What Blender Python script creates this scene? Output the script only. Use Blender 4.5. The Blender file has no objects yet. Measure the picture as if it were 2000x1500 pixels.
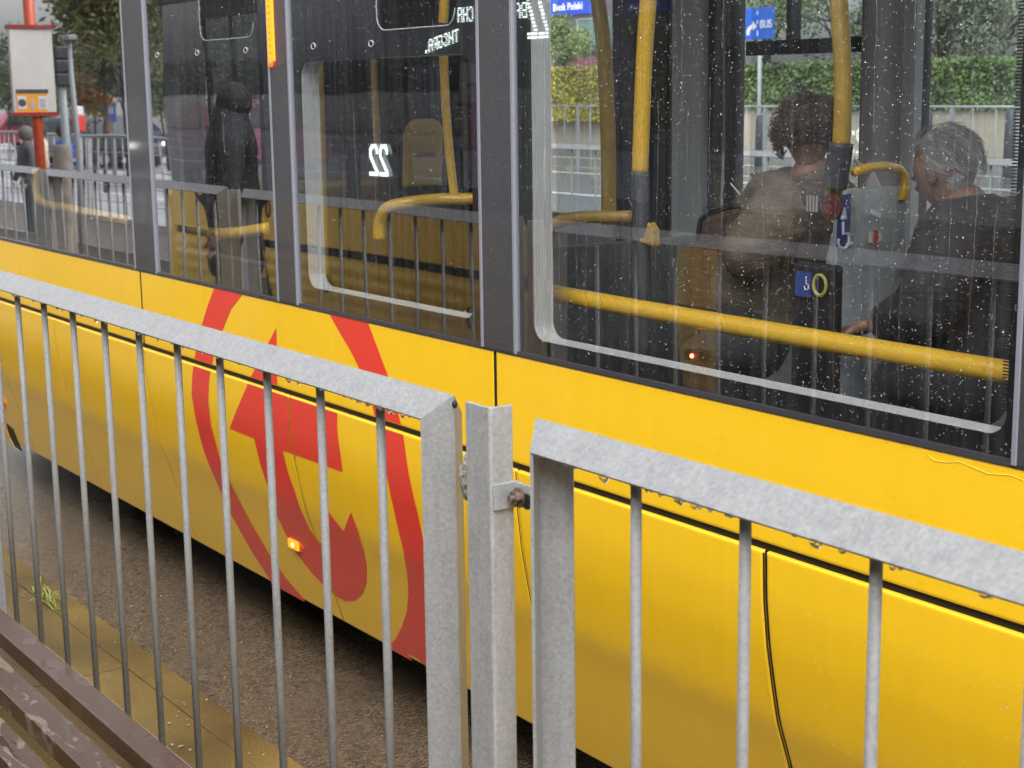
import bpy, bmesh, math, random
from mathutils import Vector, Matrix, noise
random.seed(7)
sc = bpy.context.scene
COL = sc.collection

# ---------------------------------------------------------------- camera
EYE = Vector((0, 0, 1.7))
FPX, YAW, PIT, ROL = 3089.36, 0.967167, 0.184235, -0.013658
cy, sy, cp, sp = math.cos(YAW), math.sin(YAW), math.cos(PIT), math.sin(PIT)
FW = Vector((-sy * cp, cy * cp, -sp))
R0 = Vector((cy, sy, 0)); U0 = R0.cross(FW)
RT = R0 * math.cos(ROL) + U0 * math.sin(ROL)
UP = -R0 * math.sin(ROL) + U0 * math.cos(ROL)
cam_data = bpy.data.cameras.new("camera")
cam = bpy.data.objects.new("camera", cam_data); COL.objects.link(cam)
cam.matrix_world = Matrix(((RT.x, UP.x, -FW.x, EYE.x), (RT.y, UP.y, -FW.y, EYE.y), (RT.z, UP.z, -FW.z, EYE.z), (0, 0, 0, 1)))
cam_data.sensor_width = 36; cam_data.lens = FPX / 2000 * 36
cam_data.clip_start = 0.05; cam_data.clip_end = 3000
cam_data.dof.use_dof = True; cam_data.dof.focus_distance = 3.6; cam_data.dof.aperture_fstop = 11
sc.camera = cam

# ---------------------------------------------------------------- world and sun
SUN_EL, SUN_ROT = math.radians(50), math.radians(135)
w = bpy.data.worlds.new("World"); sc.world = w; w.use_nodes = True
nt = w.node_tree; nt.nodes.clear()
sky = nt.nodes.new('ShaderNodeTexSky'); sky.sky_type = 'NISHITA'; sky.sun_disc = False
sky.sun_elevation = SUN_EL; sky.sun_rotation = SUN_ROT; sky.dust_density = 4; sky.air_density = 1.0
hs = nt.nodes.new('ShaderNodeHueSaturation'); hs.inputs['Saturation'].default_value = 0.22
bg = nt.nodes.new('ShaderNodeBackground'); bg.inputs['Strength'].default_value = 0.15
wo = nt.nodes.new('ShaderNodeOutputWorld')
nt.links.new(sky.outputs[0], hs.inputs['Color']); nt.links.new(hs.outputs[0], bg.inputs[0]); nt.links.new(bg.outputs[0], wo.inputs[0])
sl = bpy.data.lights.new("sun", 'SUN'); sl.energy = 0.75; sl.angle = math.radians(60); sl.color = (1, 0.97, 0.93)
so = bpy.data.objects.new("sun", sl); COL.objects.link(so)
# direction to the sun: from the camera side, high up
sdir = Vector((math.sin(SUN_ROT) * math.cos(SUN_EL), math.cos(SUN_ROT) * math.cos(SUN_EL), math.sin(SUN_EL)))
so.rotation_euler = sdir.to_track_quat('Z', 'Y').to_euler()
sc.view_settings.view_transform = 'Standard'; sc.view_settings.look = 'None'
sc.view_settings.exposure = 1.15; sc.view_settings.gamma = 1
sc.cycles.max_bounces = 10; sc.cycles.transparent_max_bounces = 24; sc.cycles.transmission_bounces = 8
sc.cycles.sample_clamp_indirect = 4.0
sc.cycles.use_denoising = True

# ---------------------------------------------------------------- helpers: points
YT = 2.36                       # plane of the tram's side (metres from the camera)
def ray(px, py):
    return FW + RT * ((px - 1000) / FPX) - UP * ((py - 750) / FPX)
def P(px, py, Y):               # a point of the photograph at distance Y from the camera across the street
    d = ray(px, py); return EYE + d * (Y / d.y)
def PX(px, py, X):
    d = ray(px, py); return EYE + d * (X / d.x)
def G(px, py, z):               # a point on a level z
    d = ray(px, py); return EYE + d * ((z - EYE.z) / d.z)
def V(px, py, Yv):              # a thing seen mirrored in the tram's glass: its real place
    p = P(px, py, Yv); return Vector((p.x, 2 * YT - p.y, p.z))
PROF = [(0.70, 2.360), (0.58, 2.364), (0.47, 2.376), (0.38, 2.392), (0.28, 2.412), (0.18, 2.446), (0.10, 2.470), (-0.03, 2.508), (-0.15, 2.545), (-0.3, 2.60)]
def prof(z):
    if z >= PROF[0][0]: return YT
    for (a, ya), (b, yb) in zip(PROF, PROF[1:]):
        if z >= b: return ya + (yb - ya) * (a - z) / (a - b)
    return PROF[-1][1]
def S(px, py):                  # a point of the photograph on the tram's side
    Y = YT
    for _ in range(12):
        p = P(px, py, Y); Y = prof(p.z)
    return P(px, py, Y)

# ---------------------------------------------------------------- helpers: meshes
class MB:
    def __init__(s): s.v = []; s.f = []; s.m = []; s.k = 0
    def add(s, vs, fs):
        o = len(s.v); s.v += [tuple(v) for v in vs]; s.f += [tuple(i + o for i in f) for f in fs]; s.m += [s.k] * len(fs); return s
    def box(s, a, b):
        x0, y0, z0 = [min(a[i], b[i]) for i in range(3)]; x1, y1, z1 = [max(a[i], b[i]) for i in range(3)]
        return s.add([(x0, y0, z0), (x1, y0, z0), (x1, y1, z0), (x0, y1, z0), (x0, y0, z1), (x1, y0, z1), (x1, y1, z1), (x0, y1, z1)],
                     [(0, 3, 2, 1), (4, 5, 6, 7), (0, 1, 5, 4), (1, 2, 6, 5), (2, 3, 7, 6), (3, 0, 4, 7)])
    def obox(s, c, ax, ay, az):
        c = Vector(c); ax, ay, az = Vector(ax), Vector(ay), Vector(az)
        vs = [c + ax * i + ay * j + az * k for k in (-1, 1) for i, j in ((-1, -1), (1, -1), (1, 1), (-1, 1))]
        return s.add(vs, [(0, 3, 2, 1), (4, 5, 6, 7), (0, 1, 5, 4), (1, 2, 6, 5), (2, 3, 7, 6), (3, 0, 4, 7)])
    def tube(s, pts, r, n=12, cap=True):
        pts = [Vector(p) for p in pts]; rs = r if isinstance(r, (list, tuple)) else [r] * len(pts)
        rings = []; up = None
        for i, p in enumerate(pts):
            t = (pts[min(i + 1, len(pts) - 1)] - pts[max(i - 1, 0)]).normalized()
            if up is None: up = Vector((0, 0, 1)) if abs(t.z) < 0.9 else Vector((1, 0, 0))
            a = t.cross(up).normalized(); b = a.cross(t).normalized(); up = b
            rings.append([p + (a * math.cos(2 * math.pi * k / n) + b * math.sin(2 * math.pi * k / n)) * rs[i] for k in range(n)])
        vs = [v for r_ in rings for v in r_]; fs = []
        for i in range(len(pts) - 1):
            for k in range(n):
                fs.append((i * n + k, i * n + (k + 1) % n, (i + 1) * n + (k + 1) % n, (i + 1) * n + k))
        if cap: fs += [tuple(range(n))[::-1], tuple((len(pts) - 1) * n + k for k in range(n))]
        return s.add(vs, fs)
    def ball(s, c, r, n=10, m=7, rot=None):
        c = Vector(c); r = Vector(r) if hasattr(r, '__len__') else Vector((r, r, r))
        vs = [Vector((0, 0, r.z))]
        for j in range(1, m):
            for i in range(n):
                a, b = 2 * math.pi * i / n, math.pi * j / m
                vs.append(Vector((r.x * math.sin(b) * math.cos(a), r.y * math.sin(b) * math.sin(a), r.z * math.cos(b))))
        vs.append(Vector((0, 0, -r.z)))
        if rot is not None: vs = [rot @ v for v in vs]
        vs = [v + c for v in vs]; fs = [(0, 1 + i, 1 + (i + 1) % n) for i in range(n)]
        for j in range(m - 2):
            for i in range(n):
                fs.append((1 + j * n + i, 1 + (j + 1) * n + i, 1 + (j + 1) * n + (i + 1) % n, 1 + j * n + (i + 1) % n))
        L = len(vs) - 1; fs += [(L, 1 + (m - 2) * n + (i + 1) % n, 1 + (m - 2) * n + i) for i in range(n)]
        return s.add(vs, fs)
    def prism(s, outline, off):     # outline: 3-D points of a flat loop, off: thickness vector
        n = len(outline); o = [Vector(p) for p in outline]; off = Vector(off)
        return s.add(o + [p + off for p in o], [tuple(range(n)), tuple(range(2 * n - 1, n - 1, -1))] + [(i, i + n, (i + 1) % n + n, (i + 1) % n) for i in range(n)])
def mk(name, mb, mat, parent=None, smooth=False, bevel=0, fixn=True):
    me = bpy.data.meshes.new(name)
    if isinstance(mb, MB):
        me.from_pydata(mb.v, [], mb.f)
        if any(mb.m): me.polygons.foreach_set('material_index', mb.m)
    else: me = mb; me.name = name
    for m in (mat if isinstance(mat, (list, tuple)) else [mat]): me.materials.append(m)
    if fixn and isinstance(mb, MB):
        b = bmesh.new(); b.from_mesh(me); bmesh.ops.recalc_face_normals(b, faces=b.faces); b.to_mesh(me); b.free()
    if smooth: me.polygons.foreach_set('use_smooth', [True] * len(me.polygons))
    o = bpy.data.objects.new(name, me); COL.objects.link(o)
    if bevel:
        bv = o.modifiers.new('bevel', 'BEVEL'); bv.width = bevel; bv.segments = 2; bv.limit_method = 'ANGLE'; bv.angle_limit = 0.7
    if parent is not None:
        o.parent = parent; o.matrix_parent_inverse = Matrix.Translation(-Vector(parent.location)) if parent.parent is None else Matrix()
        if parent.parent is not None: o.matrix_parent_inverse = Matrix.Translation(-Vector(parent.matrix_basis.translation))
    return o
def tag(o, label, cat, group=None):
    o['label'] = label; o['category'] = cat
    if group: o['group'] = group
    return o
def thing(name, label, cat, loc=(0, 0, 0), group=None):
    o = bpy.data.objects.new(name, None); COL.objects.link(o); o.location = loc; o.empty_display_size = 0.1
    return tag(o, label, cat, group)
def struct(name, mb, mat, **k):
    o = mk(name, mb, mat, **k); o['kind'] = 'structure'; return o
def clone(root, loc=None, rotz=0, label=None, group=None):
    r = root.copy(); COL.objects.link(r)
    if loc is not None: r.location = loc
    r.rotation_euler = (0, 0, rotz)
    if label: r['label'] = label
    if group: r['group'] = group
    for ch in [o for o in bpy.data.objects if o.parent == root]:
        c = ch.copy(); COL.objects.link(c); c.parent = r
        for g in [o for o in bpy.data.objects if o.parent == ch]:
            d = g.copy(); COL.objects.link(d); d.parent = c
    return r

# ---------------------------------------------------------------- helpers: materials
def mat(name, col, rough=0.5, metal=0.0, spec=0.5, coat=0.0, emis=None, es=0, nscale=0, namt=0.0, bump=0.0, bscale=60, streak=False, coatr=0.05):
    m = bpy.data.materials.new(name); m.use_nodes = True; t = m.node_tree; b = t.nodes['Principled BSDF']
    b.inputs['Base Color'].default_value = (*col, 1); b.inputs['Roughness'].default_value = rough
    b.inputs['Metallic'].default_value = metal; b.inputs['Specular IOR Level'].default_value = spec
    b.inputs['Coat Weight'].default_value = coat; b.inputs['Coat Roughness'].default_value = coatr; b.inputs['Coat IOR'].default_value = 1.5 if coat < 1 else 1.6
    if emis: b.inputs['Emission Color'].default_value = (*emis, 1); b.inputs['Emission Strength'].default_value = es
    tc = t.nodes.new('ShaderNodeTexCoord')
    if namt:
        mp = t.nodes.new('ShaderNodeMapping'); t.links.new(tc.outputs['Object'], mp.inputs[0])
        if streak: mp.inputs['Scale'].default_value = (1, 1, 0.08)
        n = t.nodes.new('ShaderNodeTexNoise'); n.inputs['Scale'].default_value = nscale; n.inputs['Detail'].default_value = 6
        t.links.new(mp.outputs[0], n.inputs['Vector'])
        mr = t.nodes.new('ShaderNodeMapRange'); mr.inputs['From Min'].default_value = .3; mr.inputs['From Max'].default_value = .7
        mr.inputs['To Min'].default_value = 1 - namt; mr.inputs['To Max'].default_value = 1 + namt
        t.links.new(n.outputs['Fac'], mr.inputs['Value'])
        mx = t.nodes.new('ShaderNodeMix'); mx.data_type = 'RGBA'; mx.blend_type = 'MULTIPLY'; mx.inputs[0].default_value = 1
        mx.inputs[6].default_value = (*col, 1); t.links.new(mr.outputs[0], mx.inputs[7]); t.links.new(mx.outputs[2], b.inputs['Base Color'])
    if bump:
        n2 = t.nodes.new('ShaderNodeTexNoise'); n2.inputs['Scale'].default_value = bscale; n2.inputs['Detail'].default_value = 4
        t.links.new(tc.outputs['Object'], n2.inputs['Vector'])
        bp = t.nodes.new('ShaderNodeBump'); bp.inputs['Strength'].default_value = bump; bp.inputs['Distance'].default_value = 0.01
        t.links.new(n2.outputs['Fac'], bp.inputs['Height']); t.links.new(bp.outputs[0], b.inputs['Normal'])
    return m
def nodes(m): return m.node_tree, m.node_tree.nodes, m.node_tree.links
def glass_mat(name, tint=(1, 1, 1), mult=1.0, film=0.016, wave=0.008):
    m = bpy.data.materials.new(name); m.use_nodes = True; t, N, L = nodes(m); N.clear()
    out = N.new('ShaderNodeOutputMaterial'); tr = N.new('ShaderNodeBsdfTransparent'); tr.inputs[0].default_value = (*tint, 1)
    gl = N.new('ShaderNodeBsdfGlossy'); gl.inputs['Roughness'].default_value = 0.012; gl.inputs[0].default_value = (.97, .98, 1, 1)
    lw = N.new('ShaderNodeLayerWeight'); lw.inputs[0].default_value = .5      # facing = 1 - |cos|
    pw = N.new('ShaderNodeMath'); pw.operation = 'POWER'; pw.inputs[1].default_value = 5; L.new(lw.outputs['Facing'], pw.inputs[0])
    fr = N.new('ShaderNodeMath'); fr.operation = 'MULTIPLY_ADD'; fr.inputs[1].default_value = 4.0; fr.inputs[2].default_value = .165; L.new(pw.outputs[0], fr.inputs[0])
    mu = N.new('ShaderNodeMath'); mu.operation = 'MULTIPLY'; mu.inputs[1].default_value = mult; mu.use_clamp = True
    tc = N.new('ShaderNodeTexCoord'); n = N.new('ShaderNodeTexNoise'); n.inputs['Scale'].default_value = 2.2; n.inputs['Detail'].default_value = 0
    bp = N.new('ShaderNodeBump'); bp.inputs['Strength'].default_value = wave; bp.inputs['Distance'].default_value = 0.1
    L.new(tc.outputs['Object'], n.inputs['Vector']); L.new(n.outputs['Fac'], bp.inputs['Height'])
    L.new(bp.outputs[0], gl.inputs['Normal'])
    mp = N.new('ShaderNodeMapping'); mp.inputs['Scale'].default_value = (1, 1, .03); L.new(tc.outputs['Object'], mp.inputs[0])
    n3 = N.new('ShaderNodeTexNoise'); n3.inputs['Scale'].default_value = 45; n3.inputs['Detail'].default_value = 5; L.new(mp.outputs[0], n3.inputs['Vector'])
    mr = N.new('ShaderNodeMapRange'); mr.inputs['From Min'].default_value = .42; mr.inputs['From Max'].default_value = .75; mr.inputs['To Min'].default_value = film * .25; mr.inputs['To Max'].default_value = film * 2.6
    L.new(n3.outputs['Fac'], mr.inputs['Value'])
    df = N.new('ShaderNodeBsdfDiffuse'); df.inputs[0].default_value = (.55, .56, .58, 1)
    m1 = N.new('ShaderNodeMixShader'); L.new(mr.outputs[0], m1.inputs[0]); L.new(tr.outputs[0], m1.inputs[1]); L.new(df.outputs[0], m1.inputs[2])
    m2 = N.new('ShaderNodeMixShader'); mn = N.new('ShaderNodeMath'); mn.operation = 'MINIMUM'; mn.inputs[1].default_value = .74; L.new(fr.outputs[0], mn.inputs[0]); L.new(mn.outputs[0], mu.inputs[0]); L.new(mu.outputs[0], m2.inputs[0]); L.new(m1.outputs[0], m2.inputs[1]); L.new(gl.outputs[0], m2.inputs[2])
    L.new(m2.outputs[0], out.inputs[0]); return m

YEL = (0.96, 0.585, 0.014)
M = {}
M['yellow'] = mat('tram_yellow_paint', YEL, .42, coat=1.0, coatr=.09, nscale=22, namt=.02, streak=True, bump=.025, bscale=4)
M['red'] = mat('tram_red_vinyl', (0.80, 0.05, 0.035), .42, coat=.9, coatr=.1)
M['black'] = mat('black_rubber', (.012, .012, .014), .5)
M['frit'] = mat('black_frit', (.012, .013, .018), .35)
M['pillar'] = mat('wet_grey_pillar_cover', (.05, .050, .056), .4, coat=.5, nscale=40, namt=.10, bump=.35, bscale=350)
M['pillaredge'] = mat('pillar_edge_seal', (.22, .23, .27), .4)
M['glass'] = glass_mat('tram_window_glass', (.97, .99, .99))
M['glass2'] = glass_mat('tinted_tram_glass', (.12, .13, .145), mult=.5, film=.012); M['glass3'] = glass_mat('clear_door_glass', (.5, .52, .54), mult=.4, film=.012)
M['lgrey'] = mat('light_grey_plastic', (.50, .52, .53), .5, nscale=30, namt=.05)
M['dgrey'] = mat('dark_grey_plastic', (.055, .06, .07), .5, nscale=8, namt=.15)
M['mgrey'] = mat('mid_grey_plastic', (.36, .38, .40), .5, nscale=20, namt=.12)
M['brown'] = mat('taupe_column_lining', (.36, .33, .31), .5, nscale=20, namt=.06, streak=True)
M['white'] = mat('white_lining', (.6, .6, .6), .5)
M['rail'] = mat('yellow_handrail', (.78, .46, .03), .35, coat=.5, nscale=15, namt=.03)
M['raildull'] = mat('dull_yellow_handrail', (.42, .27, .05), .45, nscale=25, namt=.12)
M['amber'] = mat('amber_lamp', (.9, .25, .01), .3, emis=(1, .24, .01), es=.7, nscale=1, namt=0)
M['amberhot'] = mat('lit_amber_bulb', (1, .5, .1), .3, emis=(1, .62, .15), es=2.6)
M['chrome'] = mat('bright_metal', (.6, .6, .62), .2, metal=1)
M['skin'] = mat('skin', (.27, .145, .10), .5, nscale=12, namt=.08)
M['wood'] = None
M['led'] = mat('white_led', (.9, 1, .95), .5, emis=(.86, 1, .93), es=2.6)
M['ledred'] = mat('red_led', (1, .05, .02), .5, emis=(1, .06, .03), es=14)

def galv(name, base=.40, coat=.15, rough=.5):
    m = bpy.data.materials.new(name); m.use_nodes = True; t, N, L = nodes(m); b = N['Principled BSDF']
    tc = N.new('ShaderNodeTexCoord'); vo = N.new('ShaderNodeTexVoronoi'); vo.inputs['Scale'].default_value = 210
    n = N.new('ShaderNodeTexNoise'); n.inputs['Scale'].default_value = 150; n.inputs['Detail'].default_value = 5; n.inputs['Roughness'].default_value = .6
    n3 = N.new('ShaderNodeTexNoise'); n3.inputs['Scale'].default_value = 14; n3.inputs['Detail'].default_value = 4
    mp = N.new('ShaderNodeMapping'); mp.inputs['Scale'].default_value = (1, 1, .12); n2 = N.new('ShaderNodeTexNoise'); n2.inputs['Scale'].default_value = 70; n2.inputs['Detail'].default_value = 5
    for q in (vo, n, n3): L.new(tc.outputs['Object'], q.inputs['Vector'])
    L.new(tc.outputs['Object'], mp.inputs[0]); L.new(mp.outputs[0], n2.inputs['Vector'])
    acc = None
    for q, wgt in ((vo.outputs['Color'], .22), (n.outputs['Fac'], .55), (n3.outputs['Fac'], .22), (n2.outputs['Fac'], .4)):
        a = N.new('ShaderNodeMath'); a.operation = 'MULTIPLY_ADD'; a.inputs[1].default_value = wgt; a.inputs[2].default_value = 0; L.new(q, a.inputs[0])
        if acc is not None: L.new(acc, a.inputs[2])
        acc = a.outputs[0]
    cr = N.new('ShaderNodeValToRGB'); cr.color_ramp.elements[0].position = .50; cr.color_ramp.elements[1].position = .90; k = base
    cr.color_ramp.elements[0].color = (k * .80, k * .825, k * .85, 1); cr.color_ramp.elements[1].color = (k * 1.20, k * 1.22, k * 1.235, 1)
    L.new(acc, cr.inputs[0]); L.new(cr.outputs[0], b.inputs['Base Color'])
    b.inputs['Metallic'].default_value = .15; b.inputs['Roughness'].default_value = rough; b.inputs['Coat Weight'].default_value = coat; b.inputs['Coat Roughness'].default_value = .15
    bp = N.new('ShaderNodeBump'); bp.inputs['Strength'].default_value = .3; bp.inputs['Distance'].default_value = .004; L.new(acc, bp.inputs['Height']); L.new(bp.outputs[0], b.inputs['Normal'])
    return m
M['galv'] = galv('galvanised_steel', .32); M['bar'] = galv('dull_shaded_bars', .28, 0, .7)  # bars: matte copy of the steel, darkened for the weaker light on uprights
M['galvpost'] = galv('weathered_galvanised_steel', .40)

def water(name, alpha=1.0):
    m = bpy.data.materials.new(name); m.use_nodes = True; t, N, L = nodes(m); b = N['Principled BSDF']
    b.inputs['Transmission Weight'].default_value = 1; b.inputs['Roughness'].default_value = 0.0; b.inputs['IOR'].default_value = 1.33; b.inputs['Base Color'].default_value = (1, 1, 1, 1); b.inputs['Alpha'].default_value = alpha
    return m
M['water'] = water('rain_water'); M['film'] = water('thin_rain_drops', .9)

# ---------------------------------------------------------------- ground and platform
def ground_mats():
    m = bpy.data.materials.new('wet_asphalt'); m.use_nodes = True; t, N, L = nodes(m); b = N['Principled BSDF']
    tc = N.new('ShaderNodeTexCoord'); vo = N.new('ShaderNodeTexVoronoi'); vo.inputs['Scale'].default_value = 140
    n = N.new('ShaderNodeTexNoise'); n.inputs['Scale'].default_value = 1.3; n.inputs['Detail'].default_value = 4
    L.new(tc.outputs['Object'], vo.inputs['Vector']); L.new(tc.outputs['Object'], n.inputs['Vector'])
    cr = N.new('ShaderNodeValToRGB'); L.new(vo.outputs['Color'], cr.inputs[0])
    cr.color_ramp.elements[0].color = (.020, .013, .007, 1); cr.color_ramp.elements[0].position = .1
    cr.color_ramp.elements[1].color = (.27, .19, .11, 1); cr.color_ramp.elements[1].position = .9
    L.new(cr.outputs[0], b.inputs['Base Color']); b.inputs['Roughness'].default_value = .22
    b.inputs['Specular IOR Level'].default_value = .6
    bp = N.new('ShaderNodeBump'); bp.inputs['Strength'].default_value = 1; bp.inputs['Distance'].default_value = .006; b.inputs['Coat Weight'].default_value = .4; b.inputs['Coat Roughness'].default_value = .12; L.new(bp.outputs[0], b.inputs['Coat Normal'])
    L.new(vo.outputs['Distance'], bp.inputs['Height']); L.new(bp.outputs[0], b.inputs['Normal'])
    r = N.new('ShaderNodeMapRange'); r.inputs['To Min'].default_value = .12; r.inputs['To Max'].default_value = .38; L.new(n.outputs['Fac'], r.inputs['Value']); L.new(r.outputs[0], b.inputs['Roughness'])
    M['asphalt'] = m
    m = bpy.data.materials.new('wet_ochre_slabs'); m.use_nodes = True; t, N, L = nodes(m); b = N['Principled BSDF']
    tc = N.new('ShaderNodeTexCoord'); n = N.new('ShaderNodeTexNoise'); n.inputs['Scale'].default_value = 2.5; n.inputs['Detail'].default_value = 7
    n2 = N.new('ShaderNodeTexNoise'); n2.inputs['Scale'].default_value = 160; n2.inputs['Detail'].default_value = 3
    L.new(tc.outputs['Object'], n.inputs['Vector']); L.new(tc.outputs['Object'], n2.inputs['Vector'])
    cr = N.new('ShaderNodeValToRGB'); cr.color_ramp.elements[0].position = .3; cr.color_ramp.elements[1].position = .72
    cr.color_ramp.elements[0].color = (.065, .043, .011, 1); cr.color_ramp.elements[1].color = (.20, .138, .038, 1)
    L.new(n.outputs['Fac'], cr.inputs[0])
    mx = N.new('ShaderNodeMix'); mx.data_type = 'RGBA'; mx.blend_type = 'OVERLAY'; mx.inputs[0].default_value = .75; L.new(cr.outputs[0], mx.inputs[6]); L.new(n2.outputs['Fac'], mx.inputs[7])
    L.new(mx.outputs[2], b.inputs['Base Color']); b.inputs['Roughness'].default_value = .36; b.inputs['Specular IOR Level'].default_value = .35
    bp = N.new('ShaderNodeBump'); bp.inputs['Strength'].default_value = .5; bp.inputs['Distance'].default_value = .004; L.new(n2.outputs['Fac'], bp.inputs['Height']); L.new(bp.outputs[0], b.inputs['Normal'])
    M['slab'] = m
ground_mats()
M['road'] = mat('wet_road', (.11, .115, .12), .22, nscale=.6, namt=.3, bump=.15, bscale=20)
M['ballast'] = mat('brown_ballast', (.10, .085, .07), .5, nscale=14, namt=.6, bump=1, bscale=30)
M['pave'] = mat('beige_wall_render', (.42, .38, .31), .6, nscale=6, namt=.12, streak=True)
M['paint'] = mat('white_road_paint', (.75, .75, .75), .35, nscale=5, namt=.1)
M['steelrail'] = mat('worn_rail_steel', (.3, .27, .24), .3, metal=.8)

ZG = -0.44
struct('ground', MB().add([(-1500, -1500, ZG), (1500, -1500, ZG), (1500, 1500, ZG), (-1500, 1500, ZG)], [(0, 1, 2, 3)]), M['asphalt'])
struct('road', MB().add([(-400, 8.6, ZG + .004), (200, 8.6, ZG + .004), (200, 36, ZG + .004), (-400, 36, ZG + .004)], [(0, 1, 2, 3)]), M['road'])
struct('street', MB().add([(-400, -30, ZG + .004), (200, -30, ZG + .004), (200, -5.2, ZG + .004), (-400, -5.2, ZG + .004)], [(0, 1, 2, 3)]), mat('wet_street', (.46, .47, .49), .3, nscale=.8, namt=.25))
rm = MB()
for y in (14.5, 19.5, 24.5, 30.0):
    rm.add([(-300, y, ZG + .008), (100, y, ZG + .008), (100, y + .25, ZG + .008), (-300, y + .25, ZG + .008)], [(0, 1, 2, 3)])
for y in (-8.0, -11.5, -16, -22):
    rm.add([(-300, y, ZG + .008), (100, y, ZG + .008), (100, y + .3, ZG + .008), (-300, y + .3, ZG + .008)], [(0, 1, 2, 3)])
struct('road_markings', rm, M['paint'])
# platform: slabs with real joints, kerb strip along the track
pl = MB(); K0, K1 = 1.61, 1.71
def slab(x0, x1, y0, y1, z=0): pl.box((x0 + .0007, y0 + .0007, z - .06), (x1 - .0007, y1 - .0007, z))
x = -24.0; j = 0
edges_k = [p.x for p in (G(60, 1143, 0), G(303, 1318, 0))]
step = abs(edges_k[1] - edges_k[0])
kx = edges_k[1] - step * 18
while kx < 4: slab(kx, kx + step, K0, K1, random.uniform(-.001, .001)); kx += step
for r_, (y0, y1) in enumerate([(1.11, 1.61), (.61, 1.11), (.11, .61), (-.39, .11), (-.68, -.39)]):
    kx = edges_k[1] - .12 - .62 * 30 + (r_ % 2) * .31
    while kx < 4: slab(kx, kx + .62, y0, y1, random.uniform(-.0015, .0015)); kx += .62
struct('platform', pl, M['slab'], bevel=.0012)
pb = MB().box((-24, -.679, ZG + .001), (4, 1.709, -.05)); struct('platform_base', pb, mat('dirty_concrete', (.10, .08, .04), .5, nscale=20, namt=.3))
struct('track_bed', MB().box((-60, -5.2, ZG - .1), (20, -.70, ZG + .05)), M['ballast'])
def rail_thing(y, label):
    m = MB().box((-60, y - .035, ZG + .05), (20, y + .035, ZG + .17)); m.box((-60, y - .07, ZG + .05), (20, y + .07, ZG + .065))
    tag(mk('tram_rail', m, M['steelrail']), label, 'rail', 'rails of the second tram track')
rail_thing(-1.25, 'steel running rail of the track behind the platform, nearer the bench')
rail_thing(-2.70, 'steel running rail of the track behind the platform, farther from the bench')

# ---------------------------------------------------------------- fence with steel bars
FY, FZ, FW_ = 1.30, 1.7 - .4675, .039     # ridge line: y, z; half width of the turned angle iron
def angle_frame(x0, x1, z0, z1, y, w_=FW_, t=.005):
    # mitred frame of angle iron, ridge outwards; outer loop = ridge, inner loops front/back
    m = MB()
    for sgn in (-1, 1):
        O = [(x0, y, z0), (x1, y, z0), (x1, y, z1), (x0, y, z1)]
        I = [(x0 + w_, y + sgn * w_, z0 + w_), (x1 - w_, y + sgn * w_, z0 + w_), (x1 - w_, y + sgn * w_, z1 - w_), (x0 + w_, y + sgn * w_, z1 - w_)]
        q = t * 1.414
        O2 = [(x0 + q, y, z0 + q), (x1 - q, y, z0 + q), (x1 - q, y, z1 - q), (x0 + q, y, z1 - q)]
        a = t * .707; ws = w_
        I2 = [(x0 + ws + a, y + sgn * (ws - a), z0 + ws + a), (x1 - ws - a, y + sgn * (ws - a), z0 + ws + a), (x1 - ws - a, y + sgn * (ws - a), z1 - ws - a), (x0 + ws + a, y + sgn * (ws - a), z1 - ws - a)]
        vs = O + I + O2 + I2; fs = []
        for k in range(4):
            n = (k + 1) % 4
            fs += [(k, n, n + 4, k + 4), (k + 8, k + 12, n + 12, n + 8), (k + 4, n + 4, n + 12, k + 12)]
        m.add(vs, fs)
    return m
BAR = .0077
def fence_panel(x0, x1, bars, label, y=FY, ridge=FZ, drops=False, gm='galv'):
    t = thing('steel_fence', label, 'fence', ((x0 + x1) / 2, y, 0), 'galvanised fence panels along the platform')
    mk('frame', angle_frame(x0, x1, .12, ridge, y), M[gm], t, fixn=False)
    for bx in bars:
        mk('bar', MB().tube([(bx, y, .155), (bx, y, ridge - .012)], BAR, 12), M['bar'], t, smooth=True)
    if drops:
        dm = MB(); xx = x0 + .05
        while xx < x1 - .05:
            r_ = random.choice((.002, .0026, .0032, .0042)); el = random.uniform(1.0, 1.7)
            dm.ball((xx, y - FW_ + .001, ridge - FW_ - r_ * el * .55), (r_ * random.uniform(.9, 1.8), r_, r_ * el), 8, 6)
            xx += random.choice((.007, .012, .02, .03, .06, .09)) * random.uniform(.8, 1.3)
        o = mk('hanging_raindrops', dm, M['water'], t, smooth=True); o['kind'] = 'stuff'
    return t
SP = .2148
left_bars = [-2.2775 - SP * k for k in range(11)]
fence_panel(-4.69, -2.045, left_bars, 'galvanised steel fence panel left of the angle-iron post, in front of the red emblem', drops=True)
fence_panel(-1.826, .72, [-1.5966 + .2123 * k for k in range(11)], 'galvanised steel fence panel right of the angle-iron post', drops=True)
pj = [(-7.30, -4.88, 'galvanised fence panel out of the frame to the left, mirrored in the windows'),
      (-10.18, -7.50, 'galvanised fence panel mirrored below the timetable pole and its street'),
      (-12.9, -10.40, 'farthest galvanised fence panel, mirrored at the left edge of the tram windows')]
for a, b, lab in pj:
    n = int((b - a - .2) / SP) + 1; off = ((b - a) - (n - 1) * SP) / 2
    fence_panel(a, b, [a + off + SP * k for k in range(n)], lab)
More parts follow.
